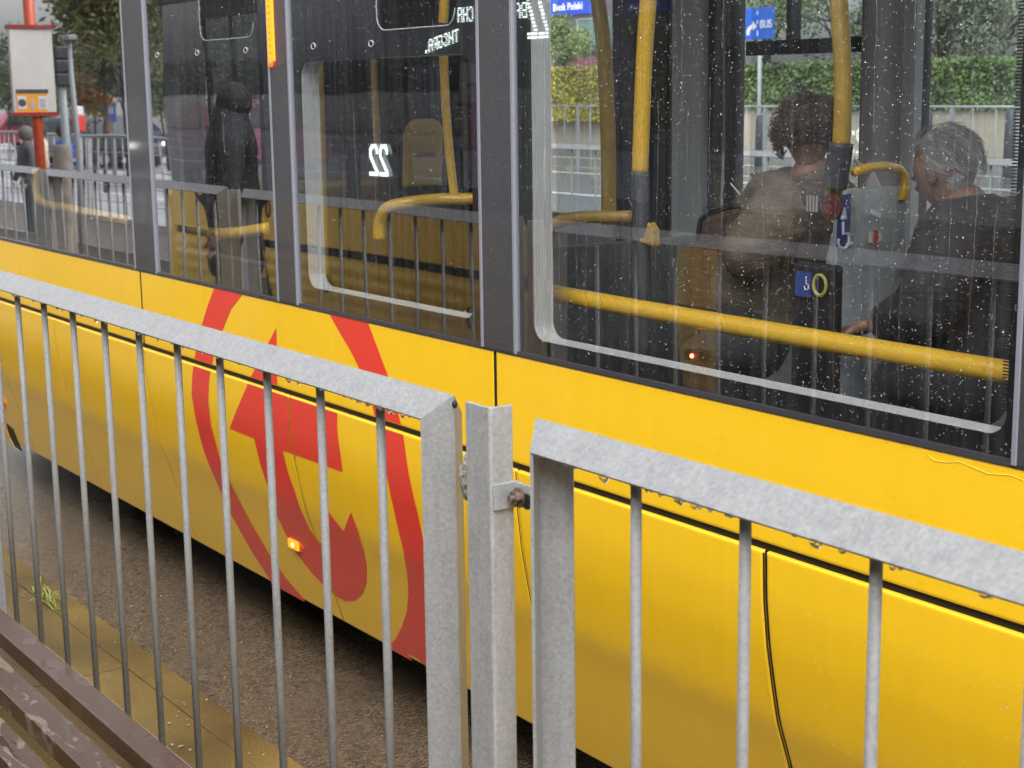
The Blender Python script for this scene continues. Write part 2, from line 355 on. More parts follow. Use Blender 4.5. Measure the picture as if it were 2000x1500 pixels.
def fence_post(x, label, main=False):
    t = thing('fence_post', label, 'post', (x, FY + .02, 0), 'angle-iron posts between the fence panels')
    top = FZ - .012; g = .046; th = .007; y0 = FY - .03
    # L section, edge towards the camera
    sec = [(x - .004, y0), (x + g, y0 + g * .9), (x + g - th * .7, y0 + g * .9 + th * .7), (x - .004, y0 + th * 1.45), (x - g - .004 + th * .7, y0 + g * .9 + th * .7), (x - g - .004, y0 + g * .9)]
    if main:
        y0 = 1.262; xl, xc = P(908, 783, y0).x, P(956, 797, y0).x; top = P(956, 797, y0).z; ye = PX(1001, 785, xc).y; th = .0065
        sec = [(xl, y0), (xc - .003, y0), (xc, y0 + .003), (xc, ye), (xc - th, ye), (xc - th, y0 + th + .004), (xc - th - .004, y0 + th), (xl, y0 + th)]
    m = MB(); n = len(sec)
    vs = [(px_, py_, 0) for px_, py_ in sec] + [(px_, py_, top) for px_, py_ in sec]
    m.add(vs, [tuple(range(n))[::-1], tuple(range(n, 2 * n))] + [(i, (i + 1) % n, (i + 1) % n + n, i + n) for i in range(n)])
    mk('upright', m, M['galvpost'], t, bevel=.0015)
    if main:
        z1, z0 = PX(990, 941, xc).z, PX(990, 992, xc).z; yb0 = PX(964, 950, xc + .004).y; xs_ = P(1042, 950, ye).x
        bm_ = MB().box((xc + .0005, yb0, z0), (xc + .0055, ye + .0055, z1)); bm_.box((xc + .006, ye, z0 + .004), (xs_, ye + .0055, z1 - .001)); mk('bracket', bm_, M['galvpost'], t, bevel=.001)
        c = P(1013, 972, ye - .004); b = MB().tube([c, c + Vector((0, -.011, 0))], .0115, 6); b.tube([c + Vector((0, .003, 0)), c + Vector((0, -.0015, 0))], .0155, 18); b.tube([c, c + Vector((0, -.017, 0))], .006, 12)
        mk('bolt', b, mat('rusty_bolt', (.26, .21, .17), .4, metal=.7, nscale=90, namt=.4), t)
        mk('slot_hole', MB().tube([c + Vector((.017, .0035, -.003)), c + Vector((.017, .001, -.003))], .012, 16), M['black'], t)
        hc = P(888, 790, FY - .006); mk('drain_hole', MB().ball(hc, (.0045, .0045, .0065), 10, 7), M['black'], t, smooth=True)
        wl = MB(); wb = MB().ball((0, 0, 0), 1, 26, 20); wc = P(915, 932, FY - .005); wl.add([wc + Vector((vx_ * .019, vy_ * .012, vz_ * .033)) * (1 + .35 * noise.noise(Vector((vx_, vy_, vz_)) * 2.2) + .12 * noise.noise(Vector((vx_, vy_, vz_)) * 7)) for vx_, vy_, vz_ in wb.v], wb.f)
        mk('weld', wl, mat('rough_weld', (.46, .44, .38), .6, nscale=120, namt=.5, bump=1, bscale=400), t, smooth=True)
    else:
        mk('bracket', MB().box((x - .1, FY - .014, .95), (x + .1, FY - .009, 1.0)), M['galvpost'], t)
    return t
fence_post(-1.937, 'weathered angle-iron post with rusty bolt between the two near fence panels', True)
fence_post(-4.785, 'angle-iron fence post out of frame left, between the emblem panel and the next one')
fence_post(-7.40, 'angle-iron fence post mirrored in the second window beside the dark hooded figure')
fence_post(-10.29, 'angle-iron fence post mirrored in the left window beside the red timetable pole')

# ---------------------------------------------------------------- bench
def wood_mat():
    m = bpy.data.materials.new('wet_varnished_wood'); m.use_nodes = True; t, N, L = nodes(m); b = N['Principled BSDF']
    tc = N.new('ShaderNodeTexCoord'); mp = N.new('ShaderNodeMapping'); mp.inputs['Scale'].default_value = (2, 30, 30); L.new(tc.outputs['Object'], mp.inputs[0])
    n = N.new('ShaderNodeTexNoise'); n.inputs['Scale'].default_value = 3; n.inputs['Detail'].default_value = 6; L.new(mp.outputs[0], n.inputs['Vector'])
    mp2 = N.new('ShaderNodeMapping'); mp2.inputs['Scale'].default_value = (5, 16, 5); L.new(tc.outputs['Object'], mp2.inputs[0])
    n2 = N.new('ShaderNodeTexNoise'); n2.inputs['Scale'].default_value = 1.6; n2.inputs['Detail'].default_value = 3; n2.inputs['Distortion'].default_value = 1.2; L.new(mp2.outputs[0], n2.inputs['Vector'])
    cr = N.new('ShaderNodeValToRGB'); cr.color_ramp.elements[0].color = (.055, .027, .015, 1); cr.color_ramp.elements[1].color = (.12, .068, .042, 1); L.new(n.outputs['Fac'], cr.inputs[0])
    # worn bare patches
    cr2 = N.new('ShaderNodeValToRGB'); cr2.color_ramp.elements[0].position = .56; cr2.color_ramp.elements[1].position = .62; L.new(n2.outputs['Fac'], cr2.inputs[0])
    mx = N.new('ShaderNodeMix'); mx.data_type = 'RGBA'; L.new(cr2.outputs[0], mx.inputs[0]); L.new(cr.outputs[0], mx.inputs[6]); mx.inputs[7].default_value = (.23, .19, .15, 1)
    at = N.new('ShaderNodeAttribute'); at.attribute_name = 'wear'; mu = N.new('ShaderNodeMath'); mu.operation = 'MULTIPLY'; L.new(cr2.outputs[0], mu.inputs[0]); L.new(at.outputs['Fac'], mu.inputs[1]); L.new(mu.outputs[0], mx.inputs[0])
    L.new(mx.outputs[2], b.inputs['Base Color'])
    # puddles of rain: smooth, elsewhere rough
    n4 = N.new('ShaderNodeTexNoise'); n4.inputs['Scale'].default_value = 1.3; n4.inputs['Detail'].default_value = 2; n4.inputs['Distortion'].default_value = .8; L.new(mp2.outputs[0], n4.inputs['Vector'])
    cr3 = N.new('ShaderNodeValToRGB'); cr3.color_ramp.elements[0].position = .56; cr3.color_ramp.elements[1].position = .60; L.new(n4.outputs['Fac'], cr3.inputs[0])
    mr = N.new('ShaderNodeMapRange'); mr.inputs['To Min'].default_value = .26; mr.inputs['To Max'].default_value = .10; L.new(cr3.outputs[0], mr.inputs['Value']); L.new(mr.outputs[0], b.inputs['Roughness'])
    b.inputs['Coat Weight'].default_value = .15; b.inputs['Coat Roughness'].default_value = .15
    L.new(mr.outputs[0], b.inputs['Coat Roughness'])
    bp = N.new('ShaderNodeBump'); bp.inputs['Strength'].default_value = .2; bp.inputs['Distance'].default_value = .003; L.new(cr3.outputs[0], bp.inputs['Height']); L.new(bp.outputs[0], b.inputs['Normal'])
    return m
M['wood'] = wood_mat()
bench = thing('bench', 'brown varnished slatted bench, wet with rain, in front of the fence', 'bench', (-3.2, .9, 0))
BZ = .45
ys = [1.25 / 1.15 * y for y in (1.000, .945, .902, .842, .801, .742, .70, .64)]
for k in range(4):
    y1, y0 = ys[2 * k], ys[2 * k + 1]
    m = MB().box((-5.2, y0, BZ - .042), (-1.9, y1, BZ))
    o = mk('slat', m, M['wood'], bench, bevel=.005)
    at = o.data.attributes.new('wear', 'FLOAT', 'FACE'); at.data.foreach_set('value', [(0.0, .8, 1.0, .6)[k]] * len(o.data.polygons))
for xx in (-4.7, -2.4):
    m = MB().box((xx - .025, .70, BZ - .08), (xx + .025, 1.08, BZ - .0425)); m.box((xx - .025, .76, 0), (xx + .025, .80, BZ - .08)); m.box((xx - .025, .98, 0), (xx + .025, 1.02, BZ - .08))
    mk('leg', m, M['dgrey'], bench)

# weed and litter on the slabs
wd = MB(); c0 = G(112, 1190, 0)
for k in range(34):
    a = random.uniform(0, 6.28); L_ = random.uniform(.03, .09); h = random.uniform(.01, .05)
    base = c0 + Vector((random.choice((0, -.10, -.22)) + random.uniform(-.01, .01), random.uniform(-.015, .015), 0)); d = Vector((math.cos(a), math.sin(a), 0))
    s_ = Vector((-d.y, d.x, 0)) * .0022
    q = [base + s_, base - s_, base + d * L_ * .5 - s_ + Vector((0, 0, h)), base + d * L_ + Vector((0, 0, h * .6)), base + d * L_ * .5 + s_ + Vector((0, 0, h))]
    wd.add(q, [(0, 1, 2, 4), (2, 3, 4)])
wd.tube([c0 + Vector((-.22, 0, .004)), c0 + Vector((-.1, .004, .012)), c0 + Vector((0, 0, .004))], .0018, 5)
tag(mk('weed', wd, mat('pale_green_weed', (.33, .42, .10), .6), fixn=False), 'small pale green weed growing from the joint between the wet slabs', 'weed')
lf = MB()
for k in range(7):
    c = G(random.uniform(60, 520), random.uniform(1240, 1490), .004) if k else G(283, 1322, .004)
    a = random.uniform(0, 6.28); d = Vector((math.cos(a), math.sin(a), 0)) * random.uniform(.006, .018); s_ = Vector((-d.y, d.x, 0)) * .45
    if c.y < 1.6: lf.add([c - d, c + s_ + Vector((0, 0, .003)), c + d, c - s_ + Vector((0, 0, .002))], [(0, 1, 2, 3)])
o = mk('leaf_litter', lf, mat('bleached_leaves', (.45, .38, .22), .5), fixn=False); o['kind'] = 'stuff'; o['label'] = 'bits of bleached leaf lying on the wet ochre slabs'; o['category'] = 'litter'
gm = MB(); rg = random.Random(77)
for _ in range(520):
    x = rg.uniform(-6.5, -1.8); y = rg.uniform(1.72, 2.5) if rg.random() < .45 else rg.uniform(1.14, 1.70); z = ZG if y > 1.71 else 0; r = rg.uniform(.0015, .0045)
    gm.ball((x, y, z + r * .5), (r * rg.uniform(.8, 1.6), r, r * .7), 6, 4)
o = mk('grit', gm, mat('pale_grit', (.30, .26, .19), .6, nscale=30, namt=.5)); o['kind'] = 'stuff'; o['label'] = 'pale grit scattered on the wet slabs and asphalt beside the tram'; o['category'] = 'grit'

# ================================================================ the yellow tram
ZB, ZS1, ZS0, ZK = 1.0055, 0.7095, 0.6920, -0.15      # belt top, slot top and bottom, skirt bottom
tram = thing('tram', 'yellow tram with red round emblem standing behind the fence, wet with rain', 'tram', (-4.0, 3.5, ZG))
TX0, TX1 = -9.6, 2.6
YF = 4.66                                             # far side of the tram

def sheet_grid(x0, x1, zs, yo=0.0, nx=2):
    m = MB(); xs = [x0 + (x1 - x0) * i / (nx - 1) for i in range(nx)]
    vs = [(x, prof(z) + yo, z) for z in zs for x in xs]
    m.add(vs, [(j * nx + i, j * nx + i + 1, (j + 1) * nx + i + 1, (j + 1) * nx + i) for j in range(len(zs) - 1) for i in range(nx - 1)])
    return m
def panel(x0, x1, z0, z1, lip=.005):
    # skin panel with rolled edges so that the gaps catch light
    zs = [z1 - (z1 - z0) * k / 28 for k in range(29)]
    m = MB(); r = .004; X = [x0, x0 + r * .4, x0 + r * 1.2, x0 + .011, x1 - .011, x1 - r * 1.2, x1 - r * .4, x1]; YO = [.0075, .0018, 0, 0, 0, 0, .0018, .0075]
    rows = [(z1, .014), (z1 - r * .4, .0022)] + [(z, 0) for z in [z1 - r * 1.2, z1 - .010] + [q_ for q_ in zs[1:-1] if z0 + .011 < q_ < z1 - .011] + [z0 + .010, z0 + r * 1.2]] + [(z0 + r * .4, .0022), (z0, .014)]
    vs = [(x, prof(z) + max(yo, yz), z) for z, yz in rows for x, yo in zip(X, YO)]
    n = len(X)
    m.add(vs, [(j * n + i, j * n + i + 1, (j + 1) * n + i + 1, (j + 1) * n + i) for j in range(len(rows) - 1) for i in range(n - 1)])
    return m
belt_x = [TX0, P(275, 560, YT).x, P(967, 730, YT).x, 0.4, TX1]
for a, b in zip(belt_x, belt_x[1:]):
    mk('belt_panel', panel(a + .0035, b - .0035, ZS1, ZB), M['yellow'], tram, smooth=True)
sk = [TX0, S(5, 715).x, S(120, 728).x, -6.043, -4.761, -3.409, -2.453, -1.05, 0.6, TX1]
gaps = [.003, .0014, .0014, .0018, .003, .003, .0055, .003, .003, .003]
for k, (a, b) in enumerate(zip(sk, sk[1:])):
    mk('skirt_panel', panel(a + gaps[k], b - gaps[k + 1], ZK, ZS0), M['yellow'], tram, smooth=True)
# dark structure behind the gaps
m = MB().box((TX0, 2.39, .60), (TX1, 2.44, ZB - .03)); m.add([(x, prof(z) + .0085, z) for z in [.99, .58, .47, .38, .28, .18, .1, -.03, -.14] for x in (TX0, TX1)], [(2 * j, 2 * j + 1, 2 * j + 3, 2 * j + 2) for j in range(8)])
mk('underframe', m, M['black'], tram)
mk('chassis_light_block', MB().box((TX0 + .1, 2.93, ZG + .02), (TX1 - .1, 4.5, .02)), mat('under_tram_shade_black', (.004, .004, .004), .9), tram)  # undercarriage block reaching down to stop light bounce; under-tram shade painted into its black
for wx in (-7.9, -6.1, -1.5, .3):
    for wy in (3.05, 4.3):
        w_ = MB().tube([(wx, wy - .065, ZG + .30), (wx, wy + .065, ZG + .30)], .30, 28); w_.tube([(wx, wy + .065, ZG + .30), (wx, wy + .09, ZG + .30)], .325, 28)
        mk('wheel', w_, M['dgrey'], tram)
# dirt seam line and rubber under the glass
mk('glass_gasket', MB().box((TX0, YT - .004, ZB + .0005), (TX1, YT + .010, ZB + .013)), mat('wet_gasket', (.05, .05, .058), .3, coat=.5), tram)

for x in belt_x[1:-1]: mk('seam_shade_strip', MB().box((x - .0045, YT - .0004, ZS1 + .003), (x + .0045, YT + .006, ZB - .001)), M['black'], tram)  # black strips painted as the shade inside the belt panel gaps
for x, g in zip(sk[4:-1], (.0022, .0022, .0032, .0025, .0025)):
    m = MB(); zs = [ZS0 - .004 - (ZS0 - ZK - .006) * i / 30 for i in range(31)]
    m.add([(xx, prof(z) - .0014, z) for z in zs for xx in (x - g, x + g)], [(2 * i, 2 * i + 1, 2 * i + 3, 2 * i + 2) for i in range(30)]); mk('seam_shade_strip', m, mat('dark_seam_shade', (.035, .018, .008), .6), tram)  # dark strip stands in for the shade in the skirt gap
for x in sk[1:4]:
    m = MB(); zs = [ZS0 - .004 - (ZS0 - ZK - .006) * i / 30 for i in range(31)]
    m.add([(xx, prof(z) - .0008, z) for z in zs for xx in (x - .0017, x + .0017)], [(2 * i, 2 * i + 1, 2 * i + 3, 2 * i + 2) for i in range(30)]); mk('seam_shade_strip', m, mat('brown_seam_shade', (.30, .15, .012), .6), tram)  # brown strip added over the seam to dim its lit lips
# --- emblem: red ring and stylised letter, on the curved side
def decal(polys, off, zcut=True):
    me = bpy.data.meshes.new('tmp'); bm = bmesh.new()
    for pts in polys:
        q = [S(x, y) for x, y in pts]; vs = [bm.verts.new((p.x, 0, p.z)) for p in q]
        es = [bm.edges.new((vs[i], vs[(i + 1) % len(vs)])) for i in range(len(vs))]
        bmesh.ops.triangle_fill(bm, edges=es, use_beauty=True)
    for z in [ZS1 + .0055, ZS0 - .0055] + [ZS0 - .025 * k for k in range(1, 36)] + [.85]:
        g = bm.verts[:] + bm.edges[:] + bm.faces[:]
        bmesh.ops.bisect_plane(bm, geom=g, plane_co=(0, 0, z), plane_no=(0, 0, 1))
    for xs in (-4.761, ):
        for dx in (-.0055, .0055):
            bmesh.ops.bisect_plane(bm, geom=bm.verts[:] + bm.edges[:] + bm.faces[:], plane_co=(xs + dx, 0, 0), plane_no=(1, 0, 0))
    kill = []
    for f in bm.faces:
        c = f.calc_center_median()
        if ZS0 - .0055 < c.z < ZS1 + .0055 or (abs(c.x + 4.761) < .0054 and c.z < ZS0) or c.z < ZK + .004 or c.z > ZB - .004: kill.append(f)
    bmesh.ops.delete(bm, geom=kill, context='FACES')
    for v in bm.verts: v.co.y = prof(v.co.z) - off
    bmesh.ops.recalc_face_normals(bm, faces=bm.faces)
    for f in bm.faces:
        if f.normal.y > 0: f.normal_flip()
    bm.to_mesh(me); bm.free(); return me
ringL = [(419, 562), (406, 597), (394, 636), (387, 664), (382, 690), (376, 733), (375, 774), (382, 815), (397, 876), (414, 920), (427, 950), (453, 1007), (492, 1077), (529, 1134), (534, 1150), (600, 1186),
         (593, 1169), (562, 1133), (523, 1077), (492, 1024), (470, 982), (450, 942), (432, 903), (423, 870), (412, 829), (407, 782), (409, 738), (417, 698), (425, 670), (434, 646), (452, 603), (476, 572), (480, 566), (421, 556)]
ringR = [(644, 614), (666, 653), (684, 683), (699, 713), (713, 748), (725, 783), (736, 826), (754, 917), (767, 982), (778, 1032), (789, 1077), (795, 1116), (798, 1158), (795, 1194), (786, 1222), (775, 1245), (767, 1255), (752, 1266), (760, 1285), (828, 1322),
         (833, 1302), (841, 1281), (849, 1225), (846, 1150), (835, 1088), (814, 993), (804, 950), (787, 842), (776, 798), (757, 730), (735, 672), (720, 632), (716, 622), (640, 600)]
glyph = [(540, 640), (541, 675), (542, 752), (563, 768), (610, 784), (659, 800), (659, 837), (664, 878), (670, 922), (610, 900), (553, 880), (559, 908), (566, 932), (576, 959), (590, 1001), (604, 1032), (620, 1055), (633, 1065), (637, 1030), (641, 997), (650, 1010), (672, 1038), (686, 1000),
         (700, 1038), (711, 1077), (717, 1110), (716, 1138), (709, 1158), (694, 1173), (674, 1174), (658, 1165), (634, 1145), (607, 1116), (579, 1080), (557, 1040), (540, 1004), (523, 949), (510, 911), (497, 856), (449, 837), (468, 788), (487, 743), (506, 705), (526, 667)]
mk('emblem', decal([ringL, ringR, glyph], .0012), M['red'], tram, smooth=True)

# --- marker lamps and small fittings on the skirt
def lamp(px, py, wx=.075, hz=.034):
    c = S(px, py); y = prof(c.z)
    b = mk('marker_lamp', MB().box((c.x - wx / 2, y - .012, c.z - hz / 2), (c.x + wx / 2, y + .01, c.z + hz / 2)), M['amber'], tram, bevel=.004)
    mk('bulb', MB().ball((c.x, y - .0115, c.z), (.012, .003, .009), 10, 6), M['amberhot'], b, smooth=True)
    mk('bezel', MB().box((c.x - wx / 2 - .004, y - .004, c.z - hz / 2 - .004), (c.x + wx / 2 + .004, y + .008, c.z + hz / 2 + .004)), mat('lamp_bezel', (.5, .12, .02), .4), b, bevel=.002)
lamp(577, 1063); lamp(4, 782)
q = [S(12, 826), S(26, 838), S(38, 868), S(44, 882), S(30, 872), S(20, 850)]
mk('jacking_recess', MB().prism([p + Vector((0, -.003, 0)) for p in q], (0, .004, 0)), M['black'], tram)
q = [S(6, 828), S(14, 832), S(30, 872), S(40, 879), S(24, 868), S(10, 848)]
mk('recess_flap', MB().prism([p + Vector((0, -.012, 0)) for p in q], (0, .004, 0)), M['yellow'], tram)
mk('scratch', MB().tube([S(x, y) + Vector((0, -.001, 0)) for x, y in ((1815, 890), (1825, 899), (1850, 903), (1875, 902), (1900, 912), (1930, 925), (1975, 928), (2000, 938))], .0006, 5), mat('torn_film_edge', (1, .72, .12), .3), tram)

# --- window band
ZT = 2.75
pil = [(P(243, 100, YT).x, P(285, 100, YT).x), (P(527, 100, YT).x, P(565, 100, YT).x), (P(936, 100, YT).x, P(1002, 100, YT).x), (-1.80, -1.66), (.1, .25)]
pil_edges = [TX0] + [v for ab in pil for v in ab] + [TX1]
panes = [(pil_edges[2 * i], pil_edges[2 * i + 1]) for i in range(len(pil_edges) // 2)]
for a, b in pil:
    o = mk('pillar_cover', MB().box((a + .006, YT - .006, ZB + .004), (b - .006, YT + .02, ZT)), M['pillar'], tram, bevel=.003)
    for x in (a, b): mk('seal', MB().box((x - .006, YT - .008, ZB + .004), (x + .006, YT + .012, ZT)), M['pillaredge'], o, bevel=.002)
def rrect(x0, x1, z0, z1, r, n=6):
    pts = []
    for cx, cz, a0 in ((x1 - r, z1 - r, 0), (x0 + r, z1 - r, 90), (x0 + r, z0 + r, 180), (x1 - r, z0 + r, 270)):
        for k in range(n + 1):
            a = math.radians(a0 + 90 * k / n); pts.append((cx + r * math.cos(a), cz + r * math.sin(a)))
    return pts
def plate(y, outer, holes):
    me = bpy.data.meshes.new('tmp'); bm = bmesh.new(); es = []
    for loop in [outer] + holes:
        vs = [bm.verts.new((x, y, z)) for x, z in loop]; es += [bm.edges.new((vs[i], vs[(i + 1) % len(vs)])) for i in range(len(vs))]
    bmesh.ops.triangle_fill(bm, edges=es, use_beauty=True); bm.to_mesh(me); bm.free(); return me
def reveal(loop, y0, y1, ribs=7):
    m = MB(); n = len(loop); cx = sum(p[0] for p in loop) / n; cz = sum(p[1] for p in loop) / n; N_ = ribs * 2 + 1
    for j in range(N_):
        k = 1.0 if j % 2 == 0 else .0
        for x, z in loop:
            s_ = .0008 * k; m.v.append((x + (s_ if x < cx else -s_), y0 + (y1 - y0) * j / (N_ - 1), z + (s_ if z < cz else -s_)))
    for j in range(N_ - 1):
        for i in range(n): m.f.append((j * n + i, j * n + (i + 1) % n, (j + 1) * n + (i + 1) % n, (j + 1) * n + i)); m.m.append(0)
    # flange facing the saloon
    o = len(m.v)
    for x, z in loop: m.v.append((x + (-.045 if x < cx else .045), y1, z + (-.045 if z < cz else .045)))
    for i in range(n): m.f.append(((N_ - 1) * n + i, (N_ - 1) * n + (i + 1) % n, o + (i + 1) % n, o + i)); m.m.append(0)
    return m
ZH = P(307, 107, YT).z
openings = {}
# pane: openings (x0, x1, z0, z1, corner radius)
A, B_, C_, D_, E_, F_ = panes
zc0 = P(760, 592, YT).z
openings[0] = [(TX0 + .1, A[1] - .05, ZB + .05, 2.6, .06)]
openings[1] = [(P(328, 400, YT).x, P(520, 400, YT).x, P(430, 505, YT).z, P(430, 118, YT).z, .05), (P(388, 40, YT).x, P(492, 40, YT).x, P(440, 76, YT).z, 2.6, .045)]
openings[2] = [(P(588, 300, YT).x, P(917, 300, YT).x, zc0 - .002, P(750, 112, YT).z, .05), (P(733, 20, YT).x, P(886, 20, YT).x, P(800, 55, YT).z, 2.6, .045)]
openings[3] = [(P(1035, 500, YT).x, P(1966, 700, YT).x, P(1500, 760, YT).z, 2.6, .045)]
openings[4] = [(E_[0] + .06, E_[1] - .06, ZB + .05, 2.6, .05)]
openings[5] = [(F_[0] + .06, F_[1] - .06, ZB + .05, 2.6, .05)]
for i, (a, b) in enumerate(panes):
    zt = ZT
    pane = mk('window_pane', MB().add([(a, YT + .001, ZB + .004), (b, YT + .001, ZB + .004), (b, YT + .001, zt), (a, YT + .001, zt)], [(0, 1, 2, 3)]), M['glass'], tram)
    loops = [rrect(*o_) for o_ in openings[i]]
    mk('black_border', plate(YT + .007, [(a, ZB + .002), (b, ZB + .002), (b, zt), (a, zt)], loops), M['frit'], pane)
    if i in (1, 2, 3, 4, 5):
        mk('window_frame', reveal(loops[0], YT + .010, YT + .072), M['lgrey'] if i != 1 else M['dgrey'], pane, fixn=False)
    if i in (1, 2):
        mk('vent_rim', MB().tube([(x, YT + .004, z) for x, z in loops[1][len(loops[1]) // 2 - 3:] + loops[1][:0]], .0022, 6), mat('vent_rim_metal', (.6, .6, .65), .25), pane)
    if i == 3:   # dotted fade of the black border: fine dashes at both ends of the opening
        dm = MB(); xr = openings[3][0][1]
        for k in range(280):
            z = openings[3][0][2] + .05 + k * .006; dm.box((xr - .011, YT + .0045, z), (xr + .001, YT + .0055, z + .003))
        mk('border_dashes', dm, M['frit'], pane)
for px, py, pi in ((307, 107, 1), (385, 103, 1), (480, 98, 1), (612, 90, 2), (725, 85, 2), (868, 78, 2)):
    c = P(px, py, YT); m = MB()
    lp = [(c.x + .013 * math.cos(a), YT - .001, c.z + .009 * math.sin(a)) for a in [i * math.pi / 8 for i in range(17)]]
    o = mk('vent_catch', MB().tube(lp, .0014, 5), mat('catch_ring', (.5, .5, .52), .3), tram)
    mk('hole', MB().ball((c.x, YT - .001, c.z), (.010, .0012, .006), 10, 5), M['black'], o)
# amber indicator strip
a = P(526, 60, YT); b = P(541, 60, YT); zb = P(535, 121, YT).z
o = mk('indicator_strip', MB().box((a.x, YT - .011, zb), (b.x - .008, YT + .002, 2.5)), M['amber'], tram, bevel=.006)
dm = MB()
for k in range(40): dm.ball(((a.x + b.x) / 2 - .004, YT - .0115, zb + .03 + k * .021), (.003, .0015, .004), 6, 4)
mk('diode', dm, mat('dim_diode', (.35, .10, .01), .4), o)
mk('strip_end', MB().ball(((a.x + b.x) / 2 - .002, YT - .012, zb - .004), (.011, .010, .014), 12, 8), mat('orange_lens', (.75, .10, .02), .2, emis=(.8, .12, .02), es=.6), o, smooth=True)

# --- body shell: roof, floor, ends, far side
mk('roof', MB().box((TX0, YT + .02, 2.76), (TX1, YF, 3.1)), M['mgrey'], tram)
mk('ceiling', MB().box((TX0, YT + .1, 2.60), (TX1, YF - .1, 2.64)), M['lgrey'], tram)
mk('floor', MB().box((TX0, 2.62, .02), (TX1, YF - .05, .06)), M['dgrey'], tram)
mk('side_lining', MB().box((TX0, YT + .085, .40), (TX1, YT + .11, .98)).box((TX0, 2.56, .03), (TX1, 2.60, .42)), M['dgrey'], tram)
mk('end_wall', MB().box((TX0 - .04, YT + .02, .0), (TX0, YF, 2.76)), M['black'], tram)
mk('end_wall', MB().box((TX1, YT + .02, .0), (TX1 + .04, YF, 2.76)), M['black'], tram)
fx = lambda px: P(px, 150, YF).x
fxr = lambda px: P(px, 150, YF + .055).x
ZW = P(1500, 430, YF).z
far = MB().box((TX0, YF, -.1), (TX1, YF + .06, ZW - .05)); far.box((TX0, YF, 2.45), (TX1, YF + .06, 2.76))
mk('far_side_wall', far, M['mgrey'], tram)
dark = MB().box((TX0, YF - .01, ZW - .05), (fxr(1075), YF + .05, 2.45)); mk('bellows', dark, M['frit'], tram)
bl = MB()
for k in range(26):
    x = -8.9 + k * .09; bl.box((x, YF - .06, .1), (x + .05, YF - .011, 2.5))
mk('bellows_folds', bl, M['black'], tram)
mk('door_leaf', MB().box((fx(1203), YF - .02, ZW - .9), (fxr(1342), YF + .05, 2.45)), mat('dark_door_leaf', (.045, .052, .062), .4, nscale=18, namt=.4, streak=True), tram)
for px0, px1 in ((1208, 1222), (1262, 1278), (1296, 1312)):
    mk('door_rib', MB().box((fx(px0), YF - .035, ZW - .9), (fx(px1), YF - .0205, 2.44)), mat('door_rib', (.075, .08, .088), .35), tram)
mk('column', MB().box((fx(1345), YF - .10, .06), (fx(1402), YF - .005, 2.6)), mat('pale_grey_column', (.75, .77, .78), .5), tram, bevel=.01)
mk('column', MB().box((fx(1404), YF - .06, .06), (fxr(1456), YF + .05, 2.6)), M['black'], tram)
tz = P(1570, 105, YF).z; tz1 = P(1570, 76, YF).z
tr_ = MB().box((fx(1456), YF, tz), (fx(1690), YF + .05, tz1)); tr_.box((fx(1534), YF, tz1), (fx(1545), YF + .05, 2.45)); mk('transom', tr_, M['black'], tram)
ZCX = P(1728, 200, 4.3)
mk('column', MB().box((P(1690, 200, 4.3).x, 4.26, .06), (P(1768, 200, 4.42).x, 4.42, 2.6)), M['brown'], tram, bevel=.02)
mk('column_edge', MB().box((P(1771, 200, 4.42).x, 4.40, .06), (P(1793, 200, 4.42).x, 4.44, 2.6)), M['lgrey'], tram)
mk('window_post', MB().box((fx(1794), YF - .02, ZW - .05), (fx(1800), YF + .05, 2.45)), M['black'], tram)
mk('window_post', MB().box((-2.3, YF - .02, ZW - .05), (-2.15, YF + .05, 2.45)), M['black'], tram)
for a, b in ((fx(1075), fx(1203)), (fx(1456), fx(1690)), (fx(1690), fx(1794)), (fx(1800), -2.3), (-2.15, TX1)):
    mk('far_window', MB().add([(a, YF + .03, ZW - .05), (b, YF + .03, ZW - .05), (b, YF + .03, 2.45), (a, YF + .03, 2.45)], [(0, 1, 2, 3)]), glass_mat('far_glass', (.80, .86, .86), 1.0, .02, 0), tram)
# black saloon partition left of the third window and curtain of the articulation
mk('gangway_wall', MB().box((-8.6, YT + .5, .06), (-8.5, YF, 2.6)), M['black'], tram)

# --- handrails
def rail(pts, r, mt='rail', nm='handrail'):
    # smooth the polyline
    P_ = [Vector(p) for p in pts]; out = []
    for i in range(len(P_) - 1):
        p0 = P_[max(i - 1, 0)]; p1 = P_[i]; p2 = P_[i + 1]; p3 = P_[min(i + 2, len(P_) - 1)]
        for k in range(6):
            t = k / 6; out.append(.5 * ((2 * p1) + (p2 - p0) * t + (2 * p0 - 5 * p1 + 4 * p2 - p3) * t * t + (3 * p1 - p0 - 3 * p2 + p3) * t ** 3))
    out.append(P_[-1]); return mk(nm, MB().tube(out, r, 14), M[mt], tram, smooth=True)
rail([P(1040, 566, 2.55), P(1300, 612, 2.55), P(1640, 671, 2.55), P(2060, 742, 2.55)], .0235)
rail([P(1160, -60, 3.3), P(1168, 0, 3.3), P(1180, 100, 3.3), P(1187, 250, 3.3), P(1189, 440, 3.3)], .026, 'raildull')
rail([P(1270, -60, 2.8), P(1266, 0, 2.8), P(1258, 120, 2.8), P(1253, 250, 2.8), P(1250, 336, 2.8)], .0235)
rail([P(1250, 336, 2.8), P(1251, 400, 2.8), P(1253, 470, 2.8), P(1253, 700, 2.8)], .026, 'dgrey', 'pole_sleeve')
br = MB().prism([P(1232, 468, 2.78), P(1256, 464, 2.78), P(1264, 434, 2.78), P(1273, 450, 2.78), P(1274, 482, 2.78), P(1250, 474, 2.78)], (0, .03, 0)); mk('pole_bracket', br, M['raildull'], tram, bevel=.004)
